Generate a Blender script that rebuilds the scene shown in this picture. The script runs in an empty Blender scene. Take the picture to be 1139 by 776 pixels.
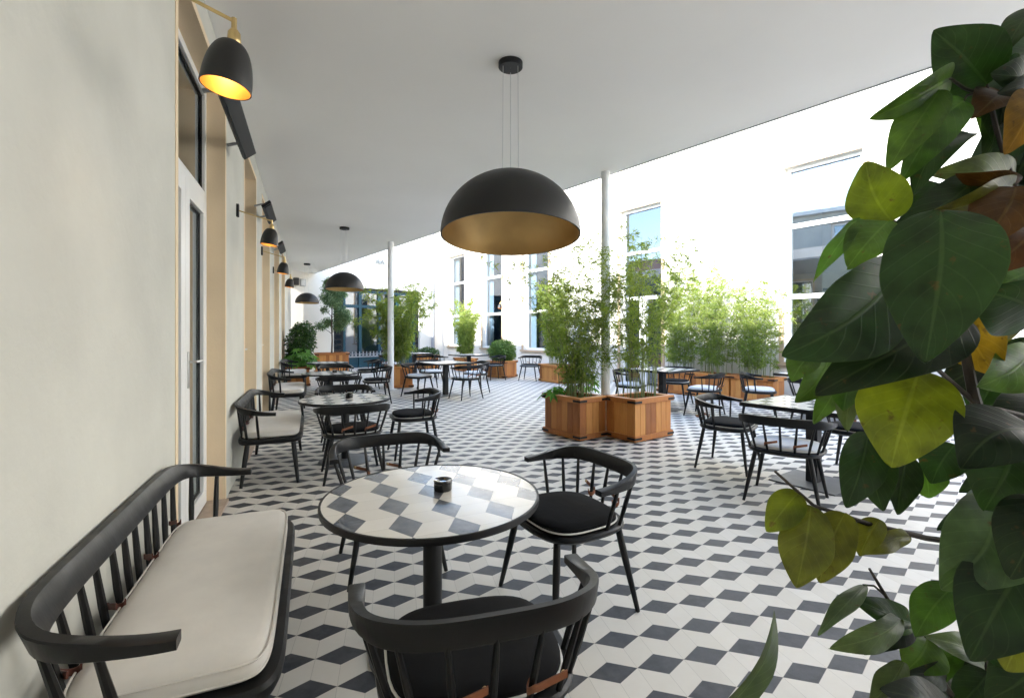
import bpy, math, random
from mathutils import Vector, Matrix, Quaternion
R = math.radians
S = bpy.context.scene
COL = S.collection

# ------------------------------------------------------------------ camera, sky, sun, exposure
EYE = 1.40
cam_d = bpy.data.cameras.new("camera"); cam = bpy.data.objects.new("camera", cam_d); COL.objects.link(cam)
cam.location = (0, 0, EYE); cam.rotation_euler = (R(90), 0, 0)
cam_d.sensor_width = 36; cam_d.lens = 36 * 530 / 1139; cam_d.shift_y = -18 / 1139
cam_d.clip_start = 0.02; cam_d.clip_end = 500
S.camera = cam

SUN_EL = R(28); SUN_H = Vector((-0.62, -0.785)).normalized()
w = bpy.data.worlds.new("World"); S.world = w; w.use_nodes = True
nt = w.node_tree; bg = nt.nodes["Background"]
sky = nt.nodes.new("ShaderNodeTexSky"); sky.sky_type = 'NISHITA'; sky.sun_disc = False
sky.sun_elevation = SUN_EL; sky.sun_rotation = math.atan2(SUN_H.x, SUN_H.y)
sky.dust_density = 0.6; sky.air_density = 1.0
nt.links.new(sky.outputs[0], bg.inputs[0]); bg.inputs[1].default_value = 0.15
sd = bpy.data.lights.new("sun", 'SUN'); sun = bpy.data.objects.new("sun", sd); COL.objects.link(sun)
sd.energy = 2.1; sd.angle = R(0.5); sd.color = (1, 0.965, 0.91)
SUN_D = Vector((SUN_H.x * math.cos(SUN_EL), SUN_H.y * math.cos(SUN_EL), math.sin(SUN_EL)))
sun.rotation_euler = SUN_D.to_track_quat('Z', 'Y').to_euler(); sun.location = (-20, -30, 30)
S.view_settings.view_transform = 'Standard'; S.view_settings.look = 'None'
S.view_settings.exposure = 3.05; S.view_settings.gamma = 1
S.view_settings.use_curve_mapping = False
S.cycles.use_denoising = True
S.cycles.max_bounces = 10; S.cycles.diffuse_bounces = 6; S.cycles.glossy_bounces = 4
S.cycles.transmission_bounces = 4; S.cycles.transparent_max_bounces = 16
S.cycles.caustics_reflective = False; S.cycles.caustics_refractive = False
S.cycles.sample_clamp_indirect = 8

# ------------------------------------------------------------------ helpers
def tag(o, label=None, cat=None, group=None, kind=None):
    if label: o["label"] = label
    if cat: o["category"] = cat
    if group: o["group"] = group
    if kind: o["kind"] = kind
    return o

def empty(name, loc=(0, 0, 0), rz=0):
    o = bpy.data.objects.new(name, None); o.location = loc; o.rotation_euler = (0, 0, rz)
    o.empty_display_size = 0.2; COL.objects.link(o); return o

def copy_tree(o, parent=None):
    c = o.copy(); COL.objects.link(c)
    if parent: c.parent = parent
    for ch in list(o.children): copy_tree(ch, c)
    return c

def G(px, py, h=0.0):
    """point at height h seen at this place of the photograph"""
    d = (EYE - h) * 530 / (py - 370)
    return Vector(((px - 569.5) * d / 530, d, h))

def P(px, py, d):
    return Vector(((px - 569.5) * d / 530, d, EYE - (py - 370) * d / 530))

class MB:
    def __init__(s):
        s.v = []; s.f = []; s.m = []; s.sm = []; s.var = []
        s.cv = 0.5
    def add(s, vs, fs, m=0, smooth=False):
        b = len(s.v)
        s.v += [tuple(p) for p in vs]; s.var += [s.cv] * len(vs)
        for f in fs:
            s.f.append([b + i for i in f]); s.m.append(m); s.sm.append(smooth)
        return s
    def box(s, c, d, rz=0, m=0, M=None):
        x, y, z = d[0] / 2, d[1] / 2, d[2] / 2
        vs = [Vector((a * x, b * y, e * z)) for e in (-1, 1) for a, b in ((-1, -1), (1, -1), (1, 1), (-1, 1))]
        if M is None: M = Matrix.Rotation(rz, 3, 'Z')
        c = Vector(c); vs = [M @ q + c for q in vs]
        return s.add(vs, [(3, 2, 1, 0), (4, 5, 6, 7), (0, 1, 5, 4), (1, 2, 6, 5), (2, 3, 7, 6), (3, 0, 4, 7)], m)
    def tube(s, pts, rad, n=8, m=0, cap=True):
        pts = [Vector(p) for p in pts]; k = len(pts)
        if not hasattr(rad, '__len__'): rad = [rad] * k
        rings = []; up = None
        for i in range(k):
            t = (pts[min(i + 1, k - 1)] - pts[max(i - 1, 0)]).normalized()
            if up is None:
                up = Vector((0, 0, 1)) if abs(t.z) < 0.9 else Vector((1, 0, 0))
            a = t.cross(up).normalized(); bb = a.cross(t).normalized(); up = bb
            rings.append([pts[i] + rad[i] * (math.cos(2 * math.pi * j / n) * a + math.sin(2 * math.pi * j / n) * bb) for j in range(n)])
        vs = [p for r in rings for p in r]; fs = []
        for i in range(k - 1):
            for j in range(n):
                q = (j + 1) % n
                fs.append((i * n + j, i * n + q, (i + 1) * n + q, (i + 1) * n + j))
        s.add(vs, fs, m, True)
        if cap:
            s.add(rings[0], [tuple(range(n))[::-1]], m); s.add(rings[-1], [tuple(range(n))], m)
        return s
    def rings(s, rings, m=0, smooth=True, closed=True, cap0=True, cap1=True, mats=None):
        n = len(rings[0]); vs = [p for r in rings for p in r]; b = len(s.v)
        s.add(vs, [], m)
        for i in range(len(rings) - 1):
            mm = mats[i] if mats else m
            for j in range(n if closed else n - 1):
                q = (j + 1) % n
                s.f.append([b + i * n + j, b + i * n + q, b + (i + 1) * n + q, b + (i + 1) * n + j]); s.m.append(mm); s.sm.append(smooth)
        if cap0: s.f.append([b + j for j in range(n)][::-1]); s.m.append(mats[0] if mats else m); s.sm.append(False)
        if cap1: s.f.append([b + (len(rings) - 1) * n + j for j in range(n)]); s.m.append(mats[-1] if mats else m); s.sm.append(False)
        return s
    def lathe(s, prof, n=32, c=(0, 0, 0), m=0, cap0=True, cap1=True, mats=None):
        rs = [[(c[0] + r * math.cos(2 * math.pi * j / n), c[1] + r * math.sin(2 * math.pi * j / n), c[2] + z) for j in range(n)] for r, z in prof]
        return s.rings(rs, m, True, True, cap0, cap1, mats)
    def build(s, name, mats, parent=None, bevel=0, seg=2, loc=None):
        me = bpy.data.meshes.new(name); me.from_pydata(s.v, [], s.f)
        if not isinstance(mats, (list, tuple)): mats = [mats]
        for q in mats: me.materials.append(q)
        me.polygons.foreach_set("material_index", s.m); me.polygons.foreach_set("use_smooth", s.sm)
        at = me.attributes.new("var", 'FLOAT', 'POINT'); at.data.foreach_set("value", s.var)
        me.update()
        if any(s.sm): me.set_sharp_from_angle(angle=R(38))
        o = bpy.data.objects.new(name, me); COL.objects.link(o)
        if parent: o.parent = parent
        if loc: o.location = loc
        if bevel:
            b = o.modifiers.new("bevel", 'BEVEL'); b.width = bevel; b.segments = seg; b.limit_method = 'ANGLE'; b.angle_limit = R(40)
        return o

# ------------------------------------------------------------------ materials
def mat(name, col, rough=0.5, metal=0.0, spec=0.5, noise=0.0, nscale=8.0, bump=0.0, bscale=60.0, coat=0.0, emit=None, estr=0.0, stretch=None, rvar=0.0):
    m = bpy.data.materials.new(name); m.use_nodes = True; t = m.node_tree; b = t.nodes["Principled BSDF"]
    b.inputs["Base Color"].default_value = (*col, 1); b.inputs["Roughness"].default_value = rough
    b.inputs["Metallic"].default_value = metal; b.inputs["Specular IOR Level"].default_value = spec
    b.inputs["Coat Weight"].default_value = coat
    if emit: b.inputs["Emission Color"].default_value = (*emit, 1); b.inputs["Emission Strength"].default_value = estr
    tc = t.nodes.new("ShaderNodeTexCoord"); src = tc.outputs["Object"]
    if stretch:
        mp = t.nodes.new("ShaderNodeMapping"); mp.inputs["Scale"].default_value = stretch
        t.links.new(src, mp.inputs[0]); src = mp.outputs[0]
    if noise or rvar:
        n = t.nodes.new("ShaderNodeTexNoise"); n.inputs["Scale"].default_value = nscale; n.inputs["Detail"].default_value = 6
        t.links.new(src, n.inputs[0])
        if noise:
            mr = t.nodes.new("ShaderNodeMapRange"); mr.inputs[1].default_value = 0.3; mr.inputs[2].default_value = 0.7
            mr.inputs[3].default_value = 1 - noise; mr.inputs[4].default_value = 1 + noise
            t.links.new(n.outputs[0], mr.inputs[0])
            mx = t.nodes.new("ShaderNodeVectorMath"); mx.operation = 'SCALE'; mx.inputs[0].default_value = col
            t.links.new(mr.outputs[0], mx.inputs["Scale"]); t.links.new(mx.outputs[0], b.inputs["Base Color"])
        if rvar:
            m2 = t.nodes.new("ShaderNodeMapRange"); m2.inputs[1].default_value = 0.3; m2.inputs[2].default_value = 0.7
            m2.inputs[3].default_value = rough - rvar; m2.inputs[4].default_value = rough + rvar
            t.links.new(n.outputs[0], m2.inputs[0]); t.links.new(m2.outputs[0], b.inputs["Roughness"])
    if bump:
        n2 = t.nodes.new("ShaderNodeTexNoise"); n2.inputs["Scale"].default_value = bscale; n2.inputs["Detail"].default_value = 5
        t.links.new(src, n2.inputs[0])
        bp = t.nodes.new("ShaderNodeBump"); bp.inputs["Strength"].default_value = bump; bp.inputs["Distance"].default_value = 0.01
        t.links.new(n2.outputs[0], bp.inputs["Height"]); t.links.new(bp.outputs[0], b.inputs["Normal"])
    return m

M = {}
M['plaster'] = mat("plaster", (0.545, 0.54, 0.49), 0.85, noise=0.07, nscale=2.2, bump=0.22, bscale=26)
M['plaster_white'] = mat("plaster_white", (0.68, 0.65, 0.59), 0.85, noise=0.02, nscale=1.2, bump=0.1, bscale=30)
M['tan'] = mat("tan_paint", (0.76, 0.61, 0.42), 0.7, noise=0.04, nscale=3, bump=0.08)
M['ceiling'] = mat("ceiling_paint", (0.90, 0.885, 0.86), 0.9, noise=0.02, nscale=0.9, bump=0.05, bscale=14)
M['white_frame'] = mat("white_frame", (0.80, 0.80, 0.79), 0.35, noise=0.015)
M['cream_trim'] = mat("cream_trim", (0.46, 0.34, 0.23), 0.7, noise=0.02)
M['seal'] = mat("black_seal", (0.015, 0.015, 0.016), 0.6)
M['black_wood'] = mat("black_wood", (0.007, 0.007, 0.0075), 0.4, spec=0.32, noise=0.25, nscale=14, stretch=(1, 1, 0.3), bump=0.04, bscale=90, rvar=0.08)
M['black_metal'] = mat("black_metal", (0.008, 0.008, 0.009), 0.45, spec=0.35, noise=0.15, rvar=0.06)
M['dark_dome'] = mat("dark_dome", (0.016, 0.0155, 0.0155), 0.45, spec=0.4, noise=0.1, nscale=5, rvar=0.06)
M['gold_inside'] = mat("gold_inside", (0.56, 0.37, 0.15), 0.42, metal=0.75, noise=0.08, nscale=4)
M['brass'] = mat("brass", (0.62, 0.46, 0.22), 0.3, metal=1.0, noise=0.06)
M['steel'] = mat("steel", (0.6, 0.6, 0.6), 0.3, metal=1.0)
M['column'] = mat("column_paint", (0.82, 0.82, 0.81), 0.5, noise=0.03)
M['pipe'] = mat("pipe_grey", (0.25, 0.26, 0.28), 0.45, noise=0.05)
M['white_fabric'] = mat("white_fabric", (0.70, 0.665, 0.62), 0.95, noise=0.05, nscale=7, bump=0.3, bscale=9)
M['grey_fabric'] = mat("pale_fabric", (0.68, 0.68, 0.68), 0.95, noise=0.05, nscale=9, bump=0.3, bscale=11)
M['black_fabric'] = mat("black_fabric", (0.007, 0.007, 0.008), 0.9, spec=0.2, noise=0.15, nscale=9, bump=0.35, bscale=11)
M['piping'] = mat("piping", (0.78, 0.77, 0.74), 0.8)
M['leather'] = mat("leather", (0.22, 0.075, 0.03), 0.5, noise=0.2, nscale=30, bump=0.1)
M['leather_dark'] = mat("leather_dark", (0.10, 0.028, 0.018), 0.5, noise=0.2, nscale=30, bump=0.1)
M['base_grey'] = mat("base_grey", (0.11, 0.115, 0.12), 0.5, noise=0.1, rvar=0.08)
M['teal'] = mat("teal_paint", (0.012, 0.055, 0.078), 0.4, spec=0.3, noise=0.08)
M['soil'] = mat("soil", (0.045, 0.03, 0.02), 0.95, noise=0.4, nscale=30, bump=0.8, bscale=60)
M['bark'] = mat("bark", (0.11, 0.085, 0.06), 0.9, noise=0.3, nscale=30, bump=0.4)
M['dark_stem'] = mat("dark_stem", (0.03, 0.022, 0.017), 0.7, noise=0.3, nscale=40, bump=0.2)
M['culm'] = mat("culm", (0.16, 0.19, 0.06), 0.5, noise=0.3, nscale=10)
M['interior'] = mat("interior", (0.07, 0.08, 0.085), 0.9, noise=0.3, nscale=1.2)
M['interior_sky_blue'] = mat("interior_sky_blue", (0.06, 0.10, 0.15), 0.9, noise=0.3, nscale=1.2)  # room colour carries the blue of sky reflected in the facade panes
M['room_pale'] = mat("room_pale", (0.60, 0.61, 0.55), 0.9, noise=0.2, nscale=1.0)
M['curtain'] = mat("curtain", (0.74, 0.75, 0.74), 0.9)
M['threshold'] = mat("threshold_stone", (0.40, 0.31, 0.24), 0.6, noise=0.15, nscale=14)
M['vent_grey'] = mat("vent_grey", (0.35, 0.36, 0.37), 0.5)
M['black_glass'] = mat("black_glaze", (0.008, 0.008, 0.009), 0.12, coat=0.3)
M['roof'] = mat("roof_membrane", (0.30, 0.29, 0.28), 0.9, noise=0.1)
M['roof_tile'] = mat("roof_tile", (0.28, 0.13, 0.08), 0.85, noise=0.25, nscale=6)
M['bulb'] = mat("warm_bulb", (1, 0.8, 0.5), 0.5, emit=(1.0, 0.62, 0.25), estr=9)
M['pink'] = mat("pink_petal", (0.75, 0.08, 0.16), 0.6)
M['letters'] = mat("sign_letters", (0.20, 0.22, 0.23), 0.5)

def glass(name, tint, refl):
    m = bpy.data.materials.new(name); m.use_nodes = True; t = m.node_tree; t.nodes.remove(t.nodes["Principled BSDF"])
    tr = t.nodes.new("ShaderNodeBsdfTransparent"); tr.inputs[0].default_value = (*tint, 1)
    gl = t.nodes.new("ShaderNodeBsdfGlossy"); gl.inputs["Roughness"].default_value = 0.0; gl.inputs[0].default_value = (0.9, 0.95, 1, 1)
    # very slight waviness of the panes
    tc = t.nodes.new("ShaderNodeTexCoord"); n = t.nodes.new("ShaderNodeTexNoise"); n.inputs["Scale"].default_value = 1.3
    bp = t.nodes.new("ShaderNodeBump"); bp.inputs["Strength"].default_value = 0.03; bp.inputs["Distance"].default_value = 0.02
    t.links.new(tc.outputs["Object"], n.inputs[0]); t.links.new(n.outputs[0], bp.inputs["Height"]); t.links.new(bp.outputs[0], gl.inputs["Normal"])
    fr = t.nodes.new("ShaderNodeFresnel"); fr.inputs[0].default_value = 1.5
    mr = t.nodes.new("ShaderNodeMapRange"); mr.inputs[3].default_value = refl; mr.inputs[4].default_value = 1.0
    t.links.new(fr.outputs[0], mr.inputs[0])
    mx = t.nodes.new("ShaderNodeMixShader"); t.links.new(mr.outputs[0], mx.inputs[0]); t.links.new(tr.outputs[0], mx.inputs[1]); t.links.new(gl.outputs[0], mx.inputs[2])
    t.links.new(mx.outputs[0], t.nodes["Material Output"].inputs[0]); return m
M['glass'] = glass("window_glass", (0.60, 0.70, 0.74), 0.24)
M['glass_far'] = glass("sky_blue_glass", (0.5, 0.62, 0.74), 0.15)  # blue tint stands in for sky reflection on the facade glass
M['glass_door'] = glass("door_glass", (0.85, 0.90, 0.87), 0.33)

def tile_mat(name, a, ang, grout=0.0009, rough=0.5, off=(0, 0), dk_gain=1.0):
    """rhombus cement tiles: hexagons of one dark and two cream rhombi"""
    m = bpy.data.materials.new(name); m.use_nodes = True; t = m.node_tree; b = t.nodes["Principled BSDF"]; L = t.links
    def vm(op, x=None, y=None, z=None):
        n = t.nodes.new("ShaderNodeVectorMath"); n.operation = op
        for i, q in enumerate((x, y, z)):
            if q is None: continue
            if isinstance(q, bpy.types.NodeSocket): L.new(q, n.inputs[i])
            else: n.inputs[i].default_value = q
        return n
    def ma(op, x, y=None, z=None):
        n = t.nodes.new("ShaderNodeMath"); n.operation = op
        for i, q in enumerate((x, y, z)):
            if q is None: continue
            if isinstance(q, bpy.types.NodeSocket): L.new(q, n.inputs[i])
            else: n.inputs[i].default_value = q
        return n.outputs[0]
    tc = t.nodes.new("ShaderNodeTexCoord"); mp = t.nodes.new("ShaderNodeMapping"); mp.vector_type = 'TEXTURE'
    mp.inputs["Location"].default_value = (off[0], off[1], 0)
    mp.inputs["Rotation"].default_value = (0, 0, ang); mp.inputs["Scale"].default_value = (a, a, a)
    L.new(tc.outputs["Object"], mp.inputs[0])
    flat = vm('MULTIPLY', mp.outputs[0], (1, 1, 0)).outputs[0]
    r3 = math.sqrt(3); big = (0.5, r3 / 2, 0)
    def cell(v):
        w_ = vm('WRAP', v, (0.5, r3 / 2, 1), (-0.5, -r3 / 2, -1)); return w_.outputs[0]
    ga = cell(flat); gb = cell(vm('ADD', flat, big).outputs[0])
    la = vm('LENGTH', ga).outputs["Value"]; lb = vm('LENGTH', gb).outputs["Value"]
    sel = ma('LESS_THAN', la, lb)
    mx = t.nodes.new("ShaderNodeMix"); mx.data_type = 'VECTOR'; L.new(sel, mx.inputs[0]); L.new(gb, mx.inputs[4]); L.new(ga, mx.inputs[5])
    g = mx.outputs[1]
    sp = t.nodes.new("ShaderNodeSeparateXYZ"); L.new(g, sp.inputs[0]); gx, gy = sp.outputs[0], sp.outputs[1]
    ax = ma('ABSOLUTE', gx)
    dk = ma('MULTIPLY', ma('SUBTRACT', gy, ma('MULTIPLY', ax, 0.57735)), 0.866)
    dark = ma('GREATER_THAN', dk, 0.0)
    # joints
    hexd = ma('SUBTRACT', 0.5, ma('MAXIMUM', ax, ma('ADD', ma('MULTIPLY', ax, 0.5), ma('MULTIPLY', ma('ABSOLUTE', gy), 0.866))))
    split = ma('ADD', ax, ma('MULTIPLY', ma('GREATER_THAN', gy, 0.0), 9.0))
    dmin = ma('MINIMUM', ma('MINIMUM', ma('ABSOLUTE', dk), hexd), split)
    joint = ma('LESS_THAN', dmin, grout / a)
    # one random number per rhombus
    cid = vm('SUBTRACT', flat, g).outputs[0]
    side = ma('GREATER_THAN', gx, 0.0)
    which = ma('ADD', ma('MULTIPLY', dark, 5.0), ma('MULTIPLY', ma('MULTIPLY', side, 2.0), ma('SUBTRACT', 1.0, dark)))
    cx = t.nodes.new("ShaderNodeCombineXYZ"); L.new(which, cx.inputs[2])
    rid = vm('SNAP', vm('ADD', vm('ADD', cid, cx.outputs[0]).outputs[0], (0.05, 0.05, 0.05)).outputs[0], (0.25, 0.25, 0.25)).outputs[0]
    wn = t.nodes.new("ShaderNodeTexWhiteNoise"); wn.noise_dimensions = '3D'; L.new(rid, wn.inputs[0])
    no = t.nodes.new("ShaderNodeTexNoise"); no.inputs["Scale"].default_value = 16; no.inputs["Detail"].default_value = 8; no.inputs["Roughness"].default_value = 0.65
    off3 = vm('SCALE', wn.outputs["Color"]); off3.inputs["Scale"].default_value = 7.0
    L.new(vm('ADD', tc.outputs["Object"], off3.outputs[0]).outputs[0], no.inputs[0])
    dirt = t.nodes.new("ShaderNodeTexNoise"); dirt.inputs["Scale"].default_value = 0.8; dirt.inputs["Detail"].default_value = 5; L.new(tc.outputs["Object"], dirt.inputs[0])
    def mixc(f, c1, c2):
        n = t.nodes.new("ShaderNodeMix"); n.data_type = 'RGBA'
        if isinstance(f, bpy.types.NodeSocket): L.new(f, n.inputs[0])
        else: n.inputs[0].default_value = f
        for i, c in ((6, c1), (7, c2)):
            if isinstance(c, bpy.types.NodeSocket): L.new(c, n.inputs[i])
            else: n.inputs[i].default_value = (*c, 1)
        return n.outputs[2]
    cloud = t.nodes.new("ShaderNodeMapRange"); cloud.inputs[1].default_value = 0.35; cloud.inputs[2].default_value = 0.7; L.new(no.outputs[0], cloud.inputs[0])
    darkc = mixc(cloud.outputs[0], mixc(wn.outputs["Value"], tuple(q * dk_gain for q in (0.024, 0.028, 0.037)), tuple(q * dk_gain for q in (0.043, 0.047, 0.057))), tuple(q * dk_gain for q in (0.075, 0.08, 0.092)))
    cream = mixc(wn.outputs["Value"], (0.66, 0.63, 0.575), (0.73, 0.70, 0.65))
    cream = mixc(ma('MULTIPLY', cloud.outputs[0], 0.25), cream, (0.62, 0.57, 0.50))
    c = mixc(dark, cream, darkc)
    c = mixc(ma('MULTIPLY', joint, 0.55), c, (0.30, 0.28, 0.26))
    dm = t.nodes.new("ShaderNodeMapRange"); dm.inputs[1].default_value = 0.45; dm.inputs[2].default_value = 0.75; dm.inputs[4].default_value = 0.16
    L.new(dirt.outputs[0], dm.inputs[0])
    c = mixc(dm.outputs[0], c, (0.34, 0.31, 0.28))
    L.new(c, b.inputs["Base Color"])
    ro = t.nodes.new("ShaderNodeMapRange"); ro.inputs[3].default_value = rough - 0.07; ro.inputs[4].default_value = rough + 0.12; b.inputs["Specular IOR Level"].default_value = 0.5 if rough < 0.3 else 0.3
    L.new(no.outputs[0], ro.inputs[0]); L.new(ro.outputs[0], b.inputs["Roughness"])
    bp = t.nodes.new("ShaderNodeBump"); bp.inputs["Strength"].default_value = 0.25; bp.inputs["Distance"].default_value = 0.001
    L.new(ma('SUBTRACT', 1.0, joint), bp.inputs["Height"]); L.new(bp.outputs[0], b.inputs["Normal"])
    return m
TILE_A = 0.2195
M['floor_tile'] = tile_mat("floor_tile", TILE_A, R(13.8), off=(0.095, 0.06))
M['table_tile'] = tile_mat("table_tile", 0.222, R(115), rough=0.2, dk_gain=1.9, off=(0.05, 0.06))
M['table_tile'].node_tree.nodes["Principled BSDF"].inputs["Coat Weight"].default_value = 0.08

def wood_mat():
    m = bpy.data.materials.new("teak_planks"); m.use_nodes = True; t = m.node_tree; b = t.nodes["Principled BSDF"]; L = t.links
    at = t.nodes.new("ShaderNodeAttribute"); at.attribute_name = "var"
    cr = t.nodes.new("ShaderNodeValToRGB"); e = cr.color_ramp.elements
    e[0].position = 0; e[0].color = (0.22, 0.068, 0.016, 1); e[1].position = 1; e[1].color = (0.62, 0.29, 0.075, 1)
    q = e.new(0.5); q.color = (0.43, 0.155, 0.032, 1)
    tc = t.nodes.new("ShaderNodeTexCoord"); mp = t.nodes.new("ShaderNodeMapping"); mp.inputs["Scale"].default_value = (9, 9, 1.1)
    L.new(tc.outputs["Object"], mp.inputs[0])
    cx = t.nodes.new("ShaderNodeVectorMath"); cx.operation = 'ADD'; L.new(mp.outputs[0], cx.inputs[0])
    sc = t.nodes.new("ShaderNodeVectorMath"); sc.operation = 'SCALE'; sc.inputs[0].default_value = (17, 29, 41); L.new(at.outputs["Fac"], sc.inputs["Scale"]); L.new(sc.outputs[0], cx.inputs[1])
    n = t.nodes.new("ShaderNodeTexNoise"); n.inputs["Scale"].default_value = 3.2; n.inputs["Detail"].default_value = 8; n.inputs["Distortion"].default_value = 1.2; L.new(cx.outputs[0], n.inputs[0])
    ad = t.nodes.new("ShaderNodeMath"); ad.operation = 'MULTIPLY_ADD'; ad.inputs[1].default_value = 0.55; L.new(n.outputs[0], ad.inputs[0])
    s2 = t.nodes.new("ShaderNodeMath"); s2.operation = 'MULTIPLY_ADD'; s2.inputs[1].default_value = 0.75; s2.inputs[2].default_value = -0.14; L.new(at.outputs["Fac"], s2.inputs[0]); L.new(s2.outputs[0], ad.inputs[2])
    L.new(ad.outputs[0], cr.inputs[0]); L.new(cr.outputs[0], b.inputs["Base Color"])
    b.inputs["Roughness"].default_value = 0.5
    bp = t.nodes.new("ShaderNodeBump"); bp.inputs["Strength"].default_value = 0.12; bp.inputs["Distance"].default_value = 0.01; L.new(n.outputs[0], bp.inputs["Height"]); L.new(bp.outputs[0], b.inputs["Normal"])
    return m
M['wood'] = wood_mat()

def leaf_mat(name, c0, c1, trans=0.35, rough=0.5, tcol=None):
    m = bpy.data.materials.new(name); m.use_nodes = True; t = m.node_tree; b = t.nodes["Principled BSDF"]; L = t.links
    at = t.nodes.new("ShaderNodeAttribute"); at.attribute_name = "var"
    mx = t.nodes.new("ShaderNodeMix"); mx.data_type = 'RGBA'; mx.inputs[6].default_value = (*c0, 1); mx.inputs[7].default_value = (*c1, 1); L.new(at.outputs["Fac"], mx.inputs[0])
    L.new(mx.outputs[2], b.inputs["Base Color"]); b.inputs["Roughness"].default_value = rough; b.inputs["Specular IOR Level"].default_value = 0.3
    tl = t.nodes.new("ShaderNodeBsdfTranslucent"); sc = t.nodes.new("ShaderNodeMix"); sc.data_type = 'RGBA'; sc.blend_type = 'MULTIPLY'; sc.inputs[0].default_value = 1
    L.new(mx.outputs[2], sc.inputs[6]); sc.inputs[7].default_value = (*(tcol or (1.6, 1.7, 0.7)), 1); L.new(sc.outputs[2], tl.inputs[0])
    ms = t.nodes.new("ShaderNodeMixShader"); ms.inputs[0].default_value = trans
    L.new(b.outputs[0], ms.inputs[1]); L.new(tl.outputs[0], ms.inputs[2]); L.new(ms.outputs[0], t.nodes["Material Output"].inputs[0])
    return m
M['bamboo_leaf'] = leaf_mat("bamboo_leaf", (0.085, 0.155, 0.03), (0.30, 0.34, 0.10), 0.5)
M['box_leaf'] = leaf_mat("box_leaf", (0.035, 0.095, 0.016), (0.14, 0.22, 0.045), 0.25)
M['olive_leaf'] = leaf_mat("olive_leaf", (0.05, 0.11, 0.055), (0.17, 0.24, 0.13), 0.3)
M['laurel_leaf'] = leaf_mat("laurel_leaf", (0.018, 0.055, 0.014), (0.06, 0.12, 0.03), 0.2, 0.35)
M['palmate_leaf'] = leaf_mat("palmate_leaf", (0.06, 0.19, 0.03), (0.17, 0.34, 0.07), 0.35, 0.4)

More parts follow.
